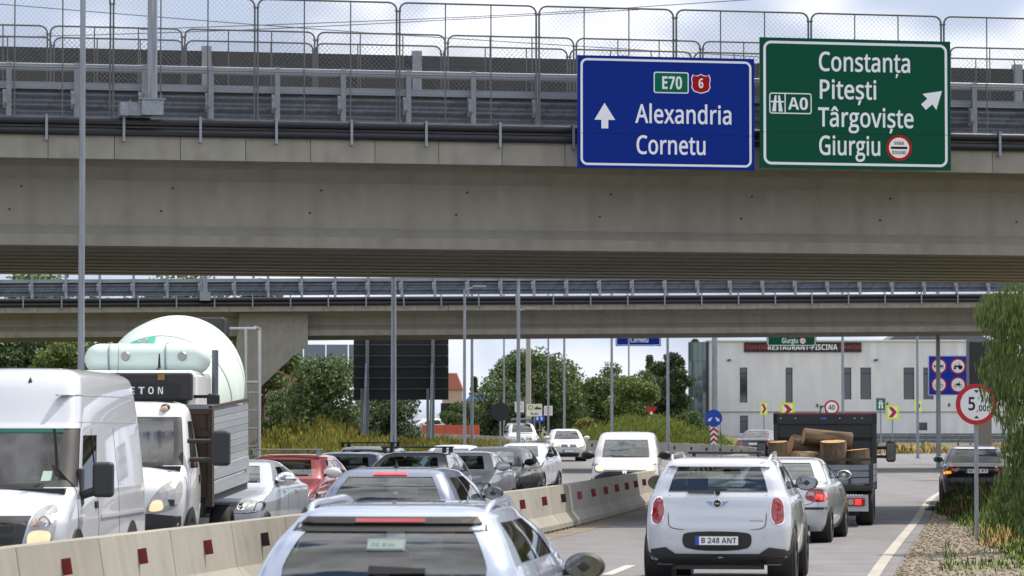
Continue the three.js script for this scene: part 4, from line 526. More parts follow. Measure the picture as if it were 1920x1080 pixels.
class Loft { // rows: [y, rear, front, half width, rear corner radius, front corner radius]
  constructor(rows, o = {}) {
    this.rows = rows; this.bR = o.bR ?? 0.07; this.bF = o.bF ?? 0.14; this.bS = o.bS ?? 0.025; const ys = rows.map((r) => r[0]); this.f = [1, 2, 3, 4, 5].map((k) => pchip(ys, rows.map((r) => r[k]))); this.y0 = ys[0]; this.y1 = ys[ys.length - 1];
  }
  at(y) { const [r, f, w, a, b] = this.f.map((g) => g(y)); return { r, f, w, a, b, we: w - this.bS }; }
  rearZ(x, y) { const s = this.at(y), xe = s.we - s.a, ax = Math.abs(x), b = this.bR * Math.pow(Math.min(ax, xe) / s.w, 2); if (ax <= xe) return s.r - b; const q = Math.min(s.a, ax - xe); return s.r - b - s.a + Math.sqrt(Math.max(0, s.a * s.a - q * q)); }
  frontZ(x, y) { const s = this.at(y), xe = s.we - s.b, ax = Math.abs(x), b = this.bF * Math.pow(Math.min(ax, xe) / s.w, 2); if (ax <= xe) return -(s.f - b); const q = Math.min(s.b, ax - xe); return -(s.f - b - s.b + Math.sqrt(Math.max(0, s.b * s.b - q * q))); }
  sideX(z, y) { const s = this.at(y), z0 = s.r - this.bR * Math.pow((s.we - s.a) / s.w, 2) - s.a, z1 = -(s.f - this.bF * Math.pow((s.we - s.b) / s.w, 2) - s.b), t = (z0 - z) / (z0 - z1), k = 2 * Math.min(1, Math.max(0, t)) - 1; let x = s.w - this.bS * k * k; if (z > z0) x = s.we - s.a + Math.sqrt(Math.max(0, s.a * s.a - (z - z0) ** 2)); if (z < z1) x = s.we - s.b + Math.sqrt(Math.max(0, s.b * s.b - (z1 - z) ** 2)); return x; }
  outline(y) {
    const s = this.at(y), P = [], xr = s.we - s.a, xf = s.we - s.b, br = this.bR * (xr / s.w) ** 2, bf = this.bF * (xf / s.w) ** 2, zr = s.r - br - s.a, zf = -(s.f - bf - s.b);
    for (let i = 0; i <= NR; i++) { const x = -xr + 2 * xr * i / NR; P.push([x, s.r - this.bR * (x / s.w) ** 2]); }
    for (let i = 1; i < NC; i++) { const a = i / NC * Math.PI / 2; P.push([xr + s.a * Math.sin(a), zr + s.a * Math.cos(a)]); }
    for (let i = 0; i <= NS; i++) { const t = i / NS, k = 2 * t - 1; P.push([s.w - this.bS * k * k, zr + (zf - zr) * t]); }
    for (let i = 1; i < NC; i++) { const a = i / NC * Math.PI / 2; P.push([xf + s.b * Math.cos(a), zf - s.b * Math.sin(a)]); }
    for (let i = 0; i <= NR; i++) { const x = xf - 2 * xf * i / NR; P.push([x, -(s.f - this.bF * (x / s.w) ** 2)]); }
    for (let i = 1; i < NC; i++) { const a = i / NC * Math.PI / 2; P.push([-xf - s.b * Math.sin(a), zf - s.b * Math.cos(a)]); }
    for (let i = 0; i <= NS; i++) { const t = i / NS, k = 2 * t - 1; P.push([-(s.w - this.bS * k * k), zf + (zr - zf) * t]); }
    for (let i = 1; i < NC; i++) { const a = i / NC * Math.PI / 2; P.push([-xr - s.a * Math.cos(a), zr + s.a * Math.sin(a)]); }
    return P;
  }
  build(windows, sub = 3) { // returns body geometry with openings, and one glass geometry per window
    const set = new Set(); for (let i = 0; i < this.rows.length - 1; i++) for (let k = 0; k < sub; k++) set.add(+(this.rows[i][0] + (this.rows[i + 1][0] - this.rows[i][0]) * k / sub).toFixed(4)); set.add(this.y1); for (const w of windows) { set.add(+w.y0.toFixed(4)); set.add(+w.y1.toFixed(4)); }
    let ys = [...set].sort((a, b) => a - b); ys = ys.filter((y, i) => i === 0 || y - ys[i - 1] > 0.004 || windows.some((w) => Math.abs(w.y0 - y) < 1e-3 || Math.abs(w.y1 - y) < 1e-3));
    const pos = [], N = this.outline(ys[0]).length; for (const y of ys) for (const [x, z] of this.outline(y)) pos.push(x, y, z);
    const off = { rear: 0, right: NR + NC, front: NR + NC + NS + NC, left: NR * 2 + NC * 3 + NS, cfr: NR + NC + NS, cfl: NR * 2 + NC * 2 + NS }, cells = new Map();
    windows.forEach((w, k) => { for (let j = 0; j < ys.length - 1; j++) if (ys[j] > w.y0 - 1e-4 && ys[j + 1] < w.y1 + 1e-4) for (let i = w.a; i < w.b; i++) cells.set(j * N + (off[w.face] + i) % N, k); });
    const all = [], body = [], gl = windows.map(() => []);
    for (let j = 0; j < ys.length - 1; j++) for (let i = 0; i < N; i++) { const a = j * N + i, b = j * N + (i + 1) % N, c = a + N, d = b + N, q = [a, d, b, a, c, d].map((v) => v); const t = [a, b, d, a, d, c]; all.push(...t); const k = cells.get(j * N + i); (k === undefined ? body : gl[k]).push(...t); }
    const top = (ys.length - 1) * N; const cT = pos.length / 3; pos.push(0, this.y1 + 0.004, (pos[top * 3 + 2] + pos[(top + off.front) * 3 + 2]) / 2); const cB = pos.length / 3; pos.push(0, this.y0, 0);
    for (let i = 0; i < N; i++) { const t = [top + i, top + (i + 1) % N, cT]; all.push(...t); body.push(...t); body.push((i + 1) % N, i, cB); }
    const g = new THREE.BufferGeometry(); g.setAttribute('position', new THREE.Float32BufferAttribute(pos, 3)); g.setIndex(all); g.computeVertexNormals(); const nrm = g.attributes.normal;
    const flip = nrm.getY(top) < 0; if (flip) for (let i = 0; i < nrm.count; i++) nrm.setXYZ(i, -nrm.getX(i), -nrm.getY(i), -nrm.getZ(i));
    const mk = (idx, inset) => { const h = new THREE.BufferGeometry(), map = new Map(), p = [], n = [], ii = []; for (let q = 0; q < idx.length; q += 3) for (const v of flip ? [idx[q], idx[q + 2], idx[q + 1]] : [idx[q], idx[q + 1], idx[q + 2]]) { let k = map.get(v); if (k === undefined) { k = p.length / 3; map.set(v, k); p.push(pos[v * 3] - nrm.getX(v) * inset, pos[v * 3 + 1] - nrm.getY(v) * inset, pos[v * 3 + 2] - nrm.getZ(v) * inset); n.push(nrm.getX(v), nrm.getY(v), nrm.getZ(v)); } ii.push(k); } h.setAttribute('position', new THREE.Float32BufferAttribute(p, 3)); h.setAttribute('normal', new THREE.Float32BufferAttribute(n, 3)); h.setAttribute('uv', new THREE.Float32BufferAttribute(new Float32Array(p.length / 3 * 2), 2)); h.setIndex(ii); return h; };
    return { body: mk(body, 0), glass: gl.map((x) => mk(x, 0.006)) };
  }
  // a flat outline laid onto a face of the body, standing `off` proud, with a skirt back into it
  patch(face, pts, off = 0.008, smooth = 0) {
    if (smooth) { const c = new THREE.CatmullRomCurve3(pts.map(([a, b]) => V(a, b, 0)), true, 'centripetal'); pts = c.getPoints(smooth).slice(0, -1).map((p) => [p.x, p.y]); }
    else { const q = []; pts.forEach((p, i) => { const n = pts[(i + 1) % pts.length], k = Math.max(1, Math.ceil(Math.hypot(n[0] - p[0], n[1] - p[1]) / 0.12)); for (let j = 0; j < k; j++) q.push([p[0] + (n[0] - p[0]) * j / k, p[1] + (n[1] - p[1]) * j / k]); }); pts = q; }
    const v2 = pts.map(([a, b]) => new THREE.Vector2(a, b)); let tri = THREE.ShapeUtils.triangulateShape(v2, []).map((t) => t.map((k) => pts[k])); const lng = (a, b) => Math.hypot(a[0] - b[0], a[1] - b[1]); for (let it = 0; it < 7; it++) { const nx = []; let any = false; for (const [a, b, c] of tri) { const l = [lng(a, b), lng(b, c), lng(c, a)], m = Math.max(...l); if (m < 0.11) { nx.push([a, b, c]); continue; } any = true; const h = (p, q) => [(p[0] + q[0]) / 2, (p[1] + q[1]) / 2]; if (m === l[0]) { const d = h(a, b); nx.push([a, d, c], [d, b, c]); } else if (m === l[1]) { const d = h(b, c); nx.push([a, b, d], [a, d, c]); } else { const d = h(c, a); nx.push([a, b, d], [d, b, c]); } } tri = nx; if (!any) break; }
    const map = (a, b, o) => face === 'rear' ? [a, b, this.rearZ(a, b) + o] : face === 'front' ? [a, b, this.frontZ(a, b) - o] : face === 'right' ? [this.sideX(a, b) + o, b, a] : [-this.sideX(a, b) - o, b, a];
    const pos = []; for (const t of tri) for (const p of t) pos.push(...map(...p, off)); for (let i = 0; i < pts.length; i++) { const p = pts[i], q = pts[(i + 1) % pts.length], a = map(...p, off), b = map(...q, off), c = map(...p, -0.03), d = map(...q, -0.03); pos.push(...a, ...b, ...c, ...b, ...d, ...c); }
    const g = new THREE.BufferGeometry(); g.setAttribute('position', new THREE.Float32BufferAttribute(pos, 3)); g.computeVertexNormals(); return strip(g);
  }
}
const mir = (pts) => pts.map(([a, b]) => [-a, b]);
const tyreG = (r, w) => new THREE.LatheGeometry([[r * 0.62, -w / 2], [r * 0.9, -w / 2], [r * 0.98, -w * 0.4], [r, -w * 0.25], [r, w * 0.25], [r * 0.98, w * 0.4], [r * 0.9, w / 2], [r * 0.62, w / 2], [r * 0.62, -w / 2]].map(([a, b]) => new THREE.Vector2(a, b)), 28).rotateZ(Math.PI / 2);
const rimG = (r, w) => { const l = [new THREE.CylinderGeometry(r * 0.62, r * 0.62, w * 0.8, 24, 1, true).rotateZ(Math.PI / 2), new THREE.CylinderGeometry(r * 0.14, r * 0.14, w * 0.9, 12).rotateZ(Math.PI / 2)]; for (const s of [-1, 1]) for (let k = 0; k < 5; k++) { const g = bx(0.03, r * 0.62, r * 0.16, s * w * 0.36, r * 0.31, 0); g.rotateX(k * Math.PI * 2 / 5); l.push(g); } return merge(l); };
const wheelCache = new Map();
function wheel(o, x, y, z, r, w, rimM = M.rim) { const key = r + ',' + w; if (!wheelCache.has(key)) wheelCache.set(key, [tyreG(r, w), rimG(r, w)]); const [t, m] = wheelCache.get(key), g = part('wheel', o); g.position.set(x, y, z); mesh('tyre', t, M.rubber, g); mesh('rim', m, rimM, g); }
function seatG(x, z, y = 0.3) { return [rbx(0.5, 0.16, 0.5, 0.06, x, y + 0.14, z - 0.1), rbx(0.48, 0.6, 0.14, 0.06, x, y + 0.5, z + 0.2), rbx(0.26, 0.18, 0.1, 0.045, x, y + 0.92, z + 0.25)]; }
function plateTex(s) { return canvasTex(256, 56, (c, w, h) => { c.fillStyle = '#e4e6e8'; c.fillRect(0, 0, w, h); c.fillStyle = '#1d49b4'; c.fillRect(0, 0, 24, h); c.strokeStyle = '#222'; c.lineWidth = 2; c.strokeRect(1, 1, w - 2, h - 2); c.fillStyle = '#15161a'; if (s) words(c, s, 34, 44, 33, w - 46); }); }
function numberPlate(o, x, y, z, back, s, w = 0.52) { const p = part('number_plate', o); p.position.set(x, y, z); if (!back) p.rotation.y = Math.PI; mesh('plate_base', bx(w + 0.02, 0.13, 0.012), M.plastic, p); const f = mesh('plate_face', new THREE.PlaneGeometry(w, 0.11), new THREE.MeshStandardMaterial({ map: plateTex(s), roughness: 0.4 }), p); f.position.z = 0.009; }
function mirrorPart(o, L, sgn, z, y, m, s = 1, drop = 0) { const x = L.sideX(z, y), g = part('mirror', o); g.position.set(sgn * (x + 0.13 * s), y + 0.04, z); const h = new THREE.SphereGeometry(1, 16, 10).scale(0.125 * s, 0.085 * s, 0.09 * s).translate(0, 0, -0.02 * s); mesh('housing', h, m, g); mesh('mirror_glass', new THREE.CylinderGeometry(1, 1, 0.004, 20).rotateX(Math.PI / 2).scale(0.108 * s, 0.072 * s, 1).translate(0, 0, 0.062 * s), M.mirrorGlass, g); mesh('stalk', rod(V(-sgn * 0.17 * s, -0.05 - drop, 0), V(0, -0.02, 0), 0.022 * s), M.plastic, g); }
// profile families, rows [y, rear, front, half width, rear corner, front corner]
const HATCH = (h, l = 4.05) => { const k = l / 4.05, t = h - 1.46; return [[0.2, 1.86 * k, 1.84 * k, 0.78, 0.2, 0.4], [0.32, 1.97 * k, 1.97 * k, 0.84, 0.22, 0.45], [0.5, 2.02 * k, 2.02 * k, 0.862, 0.24, 0.5], [0.66, 2.02 * k, 2.0 * k, 0.872, 0.24, 0.5], [0.76, 1.98 * k, 1.9 * k, 0.872, 0.22, 0.45], [0.88, 1.94 * k, 1.52 * k, 0.868, 0.2, 0.35], [0.95, 1.92 * k, 1.15 * k, 0.86, 0.19, 0.25], [0.99, 1.90 * k, 0.98 * k, 0.845, 0.18, 0.2], [1.04, 1.87 * k, 0.9 * k, 0.825, 0.16, 0.18], [1.2 + t * 0.5, 1.77 * k, 0.64 * k, 0.755, 0.15, 0.17], [1.34 + t, 1.62 * k, 0.3 * k, 0.665, 0.14, 0.16], [1.40 + t, 1.54 * k, 0.14 * k, 0.62, 0.14, 0.16], [1.435 + t, 1.42 * k, -0.02 * k, 0.54, 0.14, 0.16], [1.455 + t, 1.15 * k, -0.2 * k, 0.40, 0.14, 0.16], [1.46 + t, 0.9 * k, -0.35 * k, 0.25, 0.1, 0.1]]; };
const SEDAN = (h, l = 4.45) => { const k = l / 4.45, t = h - 1.42; return [[0.2, 2.06 * k, 2.04 * k, 0.77, 0.2, 0.4], [0.32, 2.18 * k, 2.17 * k, 0.83, 0.24, 0.45], [0.5, 2.22 * k, 2.22 * k, 0.855, 0.26, 0.5], [0.66, 2.21 * k, 2.2 * k, 0.868, 0.26, 0.5], [0.74, 2.19 * k, 2.1 * k, 0.868, 0.25, 0.45], [0.84, 2.16 * k, 1.7 * k, 0.865, 0.25, 0.35], [0.92, 2.15 * k, 1.28 * k, 0.86, 0.24, 0.25], [0.965, 2.10 * k, 1.1 * k, 0.85, 0.24, 0.2], [0.99, 1.9 * k, 1.02 * k, 0.84, 0.22, 0.2], [1.01, 1.72 * k, 0.96 * k, 0.825, 0.2, 0.18], [1.05, 1.62 * k, 0.88 * k, 0.805, 0.18, 0.18], [1.18 + t * 0.5, 1.38 * k, 0.65 * k, 0.74, 0.17, 0.17], [1.31 + t, 1.06 * k, 0.33 * k, 0.655, 0.16, 0.16], [1.37 + t, 0.92 * k, 0.18 * k, 0.6, 0.15, 0.15], [1.40 + t, 0.74 * k, 0.02 * k, 0.52, 0.14, 0.14], [1.416 + t, 0.5 * k, -0.1 * k, 0.38, 0.12, 0.12], [1.42 + t, 0.36 * k, -0.15 * k, 0.22, 0.1, 0.1]]; };
function car(name, label, rows, paint, o = {}) {
  const g = thing(name, label, 'car', 0, 0, 0, 0, o.group), L = new Loft(rows, o), hr = rows[rows.length - 1][0], yb = o.belt ?? 1.04, yt = o.roof ?? hr - 0.1;
  const wins = [{ n: 'rear_window', face: 'rear', y0: o.rwY ?? yb + 0.02, y1: o.rwT ?? yt, a: 0, b: NR }, { n: 'windscreen', face: 'front', y0: yb, y1: yt, a: 0, b: NR }];
  const sp = o.side ?? [[3, 11], [12, 21]]; for (const [a, b] of sp) wins.push({ n: 'side_window', face: 'right', y0: yb + 0.01, y1: yt - 0.02, a, b }, { n: 'side_window', face: 'left', y0: yb + 0.01, y1: yt - 0.02, a: NS - b, b: NS - a });
  const { body, glass } = L.build(wins); mesh('body', body, paint, g); wins.forEach((w, i) => mesh(w.n, glass[i], w.n === 'side_window' ? (o.sideGlass ?? M.glassDark) : w.n === 'rear_window' ? (o.rearGlass ?? M.glass) : M.glass, g));
  // cabin: tub, dash, seats
  const cab = [bx(1.4, 0.05, rows[3][1] + rows[3][2] - 1.2, 0, 0.42, 0.1), bx(1.35, 0.28, 0.35, 0, yb - 0.16, -(L.at(yb).f - 0.25)), ...(o.noShelf ? [] : [bx(1.3, 0.04, 0.4, 0, yb - 0.06, L.at(yb).r - 0.42)])], st = [...seatG(-0.36, 0.2), ...seatG(0.36, 0.2), rbx(1.2, 0.6, 0.16, 0.06, 0, 0.76, 1.1), rbx(0.24, 0.16, 0.1, 0.04, -0.36, 1.13, 1.12), rbx(0.24, 0.16, 0.1, 0.04, 0.36, 1.13, 1.12)];
  mesh('cabin', cab, M.interior, g); mesh('seats', st, o.seatM ?? M.seat, g); mesh('steering_wheel', new THREE.TorusGeometry(0.18, 0.018, 6, 20).rotateX(-0.4).translate(-0.36, 0.92, -0.42), M.black, g);
  mesh('rear_view_mirror', rbx(0.22, 0.07, 0.03, 0.012, 0, yt - 0.1, -(L.at(yt - 0.1).f - 0.2)), M.black, g);
  const wr = o.wr ?? 0.31, wx = rows[2][3] - 0.085, zf = -(o.wf ?? rows[2][2] - 0.78), zr = o.wrz ?? rows[2][1] - 0.72; const arch = new THREE.CylinderGeometry(wr + 0.06, wr + 0.06, 0.3, 28).rotateZ(Math.PI / 2);
  for (const s of [-1, 1]) for (const z of [zf, zr]) { const a = mesh('wheel_arch', arch, M.black, g); a.position.set(s * (L.sideX(z, wr + 0.1) - 0.146), wr + 0.03, z); wheel(g, s * (wx + 0.005), wr, z, wr, 0.2, o.rimM); }
  for (const s of [-1, 1]) if (!o.noMirror) mirrorPart(g, L, s, -(L.at(yb).f - 0.42), o.mirY ?? yb + 0.02, o.mirrorM ?? paint, o.mirS ?? 1);
  // panel gaps and handles along the sides
  for (const s of ['left', 'right']) for (const z of [-(L.at(yb).f - 0.38), 0.1, 0.98]) mesh('door_gap', L.patch(s, [[z - 0.004, 0.32], [z + 0.004, 0.32], [z + 0.004, yb - 0.01], [z - 0.004, yb - 0.01]], 0.0015), M.black, g);
  for (const s of ['left', 'right']) for (const z of [0.0, 0.88]) mesh('door_handle', L.patch(s, [[z - 0.02, yb - 0.16], [z - 0.2, yb - 0.16], [z - 0.2, yb - 0.13], [z - 0.02, yb - 0.13]], 0.025), o.handleM ?? paint, g);
  mesh('sill', merge([L.patch('rear', [[-0.55, 0.21], [0.55, 0.21], [0.55, 0.3], [-0.55, 0.3]], 0.006), L.patch('front', [[-0.45, 0.21], [0.45, 0.21], [0.45, 0.3], [-0.45, 0.3]], 0.006)]), M.plastic, g);
  g.userData.L = undefined; return [g, L];
}
function place(g, px, d, headDeg, oncoming, dy = 0) { const x = X(px, d); g.position.set(x, groundY(x, d) + dy, -d); g.rotation.y = (oncoming ? Math.PI : 0) - headDeg * Math.PI / 180; }
// front dressing for oncoming cars: headlights, grille, bumper intake, plate
function front(g, L, o = {}) {
  const hy = o.hy ?? 0.68, w = L.at(hy).w, hl = o.hl ?? [[w * 0.5, hy - 0.07], [w * 0.93, hy - 0.05], [w * 0.96, hy + 0.06], [w * 0.72, hy + 0.09], [w * 0.52, hy + 0.03]];
  for (const s of [1, -1]) { const p = s > 0 ? hl : mir(hl), m = mesh('headlight', L.patch('front', p, 0.008, 24), M.headLens, g); mesh('bezel', L.patch('front', p.map(([a, b]) => [a * 1.03, hy + (b - hy) * 1.12]), 0.004, 24), M.black, m); const c = hl.reduce((a, b) => [a[0] + b[0] / hl.length, a[1] + b[1] / hl.length], [0, 0]); mesh('bulb', L.patch('front', (o.lit ? [[-0.11, -0.055], [0.11, -0.055], [0.11, 0.055], [-0.11, 0.055]] : [[-0.055, -0.04], [0.055, -0.04], [0.055, 0.04], [-0.055, 0.04]]).map(([a, b]) => [s * (c[0] - 0.04) + a, c[1] + b]), 0.014, 12), o.lit ? M.headLit : M.chrome, m); }
  const gy = o.gy ?? hy - 0.02, gw = o.gw ?? w * 0.46; const gr = mesh('grille', L.patch('front', [[-gw, gy - 0.07], [gw, gy - 0.07], [gw, gy + 0.06], [-gw, gy + 0.06]], 0.006), M.plastic, g); for (const dy of [-0.03, 0.02]) mesh('grille_bar', L.patch('front', [[-gw * 0.95, gy + dy - 0.006], [gw * 0.95, gy + dy - 0.006], [gw * 0.95, gy + dy + 0.006], [-gw * 0.95, gy + dy + 0.006]], 0.014), M.galvDark, gr);
  if (o.badge !== 0) mesh('badge', L.patch('front', [[-0.06, gy + 0.05], [0.06, gy + 0.05], [0.045, gy - 0.04], [0, gy - 0.07], [-0.045, gy - 0.04]], 0.022), M.chrome, gr);
  if (o.bump) mesh('bumper', L.patch('front', [[-0.8, 0.3], [0.8, 0.3], [0.85, 0.62], [0.6, 0.74], [-0.6, 0.74], [-0.85, 0.62]], 0.005), M.plastic, g);
  mesh('lower_intake', L.patch('front', [[-w * 0.55, 0.27], [w * 0.55, 0.27], [w * 0.6, 0.4], [-w * 0.6, 0.4]], 0.007), M.plastic, g);
  if (o.plate !== null) numberPlate(g, 0, o.py ?? 0.48, L.frontZ(0, o.py ?? 0.48) - 0.014, false, o.plate ?? '');
  mesh('wiper', L.patch('front', [[-0.55, (o.wy ?? 1.06)], [0.35, (o.wy ?? 1.06) - 0.0], [0.35, (o.wy ?? 1.06) + 0.02], [-0.55, (o.wy ?? 1.06) + 0.03]], 0.02), M.black, g);
}
const silver = paintOf(0.52, 0.55, 0.60, 0.45), silverBlue = paintOf(0.40, 0.46, 0.58, 0.45), darkBlue = paintOf(0.10, 0.125, 0.18, 0.45), whiteP = paintOf(0.57, 0.58, 0.60), offWhite = paintOf(0.53, 0.56, 0.62), redP = paintOf(0.24, 0.045, 0.055, 0.25), blackP = new THREE.MeshPhysicalMaterial({ color: lin(0.004, 0.004, 0.007), roughness: 0.3, clearcoat: 0.4, clearcoatRoughness: 0.05, specularIntensity: 0.6 }), greyBlue = paintOf(0.25, 0.30, 0.40, 0.4), greyP = paintOf(0.18, 0.19, 0.21, 0.4), paleBlue = paintOf(0.6, 0.68, 0.8, 0.2);
{ // 1. silver-blue estate right in front of the camera, seen from behind
  const [g, L] = car('estate_car', 'silver-blue estate car with roof rails and a paper sticker in its rear window', HATCH(1.42, 4.5), silverBlue, { rwY: 0.96, rwT: 1.27, wr: 0.32, mirS: 1.15, mirrorM: M.plastic, mirY: 0.9 });
  place(g, 806, 22.6, 6.5, false);
  for (const s of [-1, 1]) mesh('roof_rail', tubeG([V(s * 0.56, 1.34, 1.5), V(s * 0.575, 1.40, 1.36), V(s * 0.57, 1.425, 0.7), V(s * 0.55, 1.425, 0.1), V(s * 0.55, 1.37, -0.12)], 0.022, 30, 8), silverBlue, g);
  mesh('spoiler', L.patch('rear', [[-0.58, 1.305], [0.58, 1.305], [0.54, 1.345], [-0.54, 1.345]], 0.03), M.black, g); mesh('brake_light', L.patch('rear', [[-0.22, 1.312], [0.22, 1.312], [0.22, 1.335], [-0.22, 1.335]], 0.036), M.redLens, g);
  mesh('frit_band', L.patch('rear', [[-0.62, 1.255], [0.62, 1.255], [0.6, 1.305], [-0.6, 1.305]], 0.004), M.black, g);
  const st = mesh('sticker', L.patch('rear', [[-0.12, 1.14], [0.12, 1.14], [0.12, 1.21], [-0.12, 1.21]], 0.0), new THREE.MeshStandardMaterial({ color: lin(0.2, 0.25, 0.24), roughness: 0.6 }), g);
  { const f = new THREE.Mesh(new THREE.PlaneGeometry(0.23, 0.065), new THREE.MeshStandardMaterial({ roughness: 0.6, map: canvasTex(256, 72, (c, w, h) => { c.fillStyle = '#8a9c99'; c.fillRect(0, 0, w, h); c.fillStyle = '#5a6f72'; words(c, '26 Km', 20, 56, 40, 170); }) })); f.name = 'sticker_print'; f.position.set(0, 1.175, L.rearZ(0, 1.175) + 0.004); f.rotation.x = -0.75; st.add(f); }
  mesh('rear_wiper', merge([L.patch('rear', [[-0.09, 1.0], [0.26, 1.005], [0.26, 1.035], [-0.09, 1.05]], 0.03), L.patch('rear', [[-0.06, 0.95], [0.05, 0.95], [0.04, 1.03], [-0.05, 1.03]], 0.02)]), M.black, g);
  for (const s of [1, -1]) { const p = [[0.62, 0.62], [0.8, 0.6], [0.83, 0.9], [0.74, 0.95], [0.64, 0.85]]; mesh('taillight', L.patch('rear', s > 0 ? p : mir(p), 0.01, 24), M.redLens, g); }
  numberPlate(g, 0, 0.72, L.rearZ(0, 0.72) + 0.012, true, '');
}
{ // 2. dark blue hatchback ahead of it
  const [g, L] = car('hatchback', 'dark slate-blue hatchback with a roof antenna and red high brake light', HATCH(1.44, 4.2), paintOf(0.16, 0.19, 0.27, 0.45), { rwT: 1.33, rwY: 1.02, mirrorM: M.plastic });
  place(g, 774, 40.5, 7.5, false); mesh('antenna', merge([rod(V(0, 1.43, 1.2), V(0, 1.82, 1.42), 0.006, 0.003, 5), new THREE.ConeGeometry(0.035, 0.1, 10).translate(0, 1.47, 1.2)]), M.black, g);
  mesh('brake_light', L.patch('rear', [[-0.2, 1.355], [0.2, 1.355], [0.2, 1.385], [-0.2, 1.385]], 0.02), lensOf(0.4, 0.008, 0.012, 0.6, 1, 0.03, 0.03), g); for (const s of [1, -1]) { const p = [[0.6, 0.68], [0.8, 0.66], [0.81, 0.92], [0.66, 0.92]]; mesh('taillight', L.patch('rear', s > 0 ? p : mir(p), 0.01, 20), M.redLens, g); } numberPlate(g, 0, 0.68, L.rearZ(0, 0.68) + 0.012, true, '');
}
{ // 3. white compact crossover with the readable plate
  const rows = [[0.26, 1.86, 1.84, 0.80, 0.22, 0.4], [0.36, 2.0, 1.97, 0.875, 0.3, 0.45], [0.5, 2.05, 2.02, 0.895, 0.34, 0.5], [0.7, 2.05, 2.0, 0.9, 0.34, 0.5], [0.84, 2.01, 1.93, 0.895, 0.32, 0.45], [0.98, 1.97, 1.6, 0.885, 0.28, 0.35], [1.07, 1.93, 1.18, 0.865, 0.25, 0.25], [1.11, 1.90, 1.02, 0.84, 0.22, 0.2], [1.15, 1.87, 0.94, 0.82, 0.2, 0.18], [1.3, 1.795, 0.71, 0.765, 0.19, 0.17], [1.43, 1.68, 0.42, 0.70, 0.18, 0.16], [1.49, 1.62, 0.26, 0.66, 0.16, 0.16], [1.53, 1.5, 0.08, 0.58, 0.14, 0.16], [1.552, 1.25, -0.1, 0.44, 0.14, 0.16], [1.56, 1.0, -0.3, 0.28, 0.1, 0.1]];
  const [g, L] = car('crossover_car', 'white compact crossover with an open sunroof, chrome wing badge and plate B 248 ANT', rows, offWhite, { belt: 1.15, rwY: 1.13, rwT: 1.435, roof: 1.45, wr: 0.335, mirrorM: M.plastic, mirS: 1.15, handleM: M.chrome, noShelf: true });
  place(g, 1367, 41.6, 8, false);
  mesh('rear_cladding', L.patch('rear', [[-0.86, 0.27], [0.86, 0.27], [0.885, 0.44], [0.62, 0.48], [0.5, 0.40], [-0.5, 0.40], [-0.62, 0.48], [-0.885, 0.44]], 0.012), M.plastic, g);
  for (const s of ['left', 'right']) for (const z of [-1.24, 1.33]) { const a = []; for (let i = 0; i <= 14; i++) { const t = Math.PI * i / 14; a.push([z + Math.cos(t) * 0.46, 0.34 + Math.sin(t) * 0.46]); } for (let i = 14; i >= 0; i--) { const t = Math.PI * i / 14; a.push([z + Math.cos(t) * 0.39, 0.34 + Math.sin(t) * 0.39]); } mesh('arch_cladding', L.patch(s, a, 0.014), M.plastic, g); }
  mesh('plate_recess', L.patch('rear', [[-0.36, 0.47], [0.36, 0.47], [0.41, 0.53], [0.4, 0.63], [0.34, 0.655], [-0.34, 0.655], [-0.4, 0.63], [-0.41, 0.53]], 0.006, 40), M.black, g); numberPlate(g, 0, 0.56, L.rearZ(0, 0.56) + 0.018, true, 'B 248 ANT');
  for (const s of [1, -1]) { const p = [[0.66, 0.82], [0.72, 0.76], [0.78, 0.78], [0.79, 0.92], [0.76, 1.04], [0.69, 1.07], [0.65, 0.98]], q = s > 0 ? p : mir(p); mesh('light_bezel', L.patch('rear', q.map(([a, b]) => [s * 0.725 + (a - s * 0.725) * 1.14, 0.915 + (b - 0.915) * 1.1]), 0.008, 30), M.chrome, g); const t = mesh('taillight', L.patch('rear', q, 0.016, 30), M.redLens, g); for (const [y, m] of [[0.98, M.redLens], [0.84, lensOf(0.5, 0.25, 0.25)]]) mesh('lamp_ring', new THREE.TorusGeometry(0.036, 0.006, 6, 18).translate(s * 0.72, y, L.rearZ(s * 0.72, y) + 0.018), lensOf(0.22, 0.01, 0.02), t); }
  mesh('tailgate_gap', (() => { const pts = [[-0.58, 1.1], [-0.585, 0.8], [-0.57, 0.73], [-0.5, 0.70], [0.5, 0.70], [0.57, 0.73], [0.585, 0.8], [0.58, 1.1]]; return tubeG(pts.map(([a, b]) => V(a, b, L.rearZ(a, b) + 0.001)), 0.005, 60, 5); })(), M.black, g);
  mesh('spoiler', L.patch('rear', [[-0.62, 1.44], [0.62, 1.44], [0.58, 1.49], [-0.58, 1.49]], 0.05), offWhite, g); mesh('brake_light', L.patch('rear', [[-0.14, 1.43], [0.14, 1.43], [0.14, 1.445], [-0.14, 1.445]], 0.045), M.redLens, g);
  const bd = mesh('badge', new THREE.CylinderGeometry(0.045, 0.045, 0.014, 24).rotateX(Math.PI / 2).translate(0, 1.0, L.rearZ(0, 1.0) + 0.016), M.black, g); const wing = (s) => L.patch('rear', [[s * 0.04, 1.0], [s * 0.05, 1.022], [s * 0.13, 1.03], [s * 0.115, 1.015], [s * 0.105, 1.0], [s * 0.085, 0.985], [s * 0.05, 0.975]], 0.012); mesh('wings', merge([wing(1), wing(-1), new THREE.TorusGeometry(0.047, 0.006, 6, 24).translate(0, 1.0, L.rearZ(0, 1.0) + 0.018)]), M.chrome, bd);
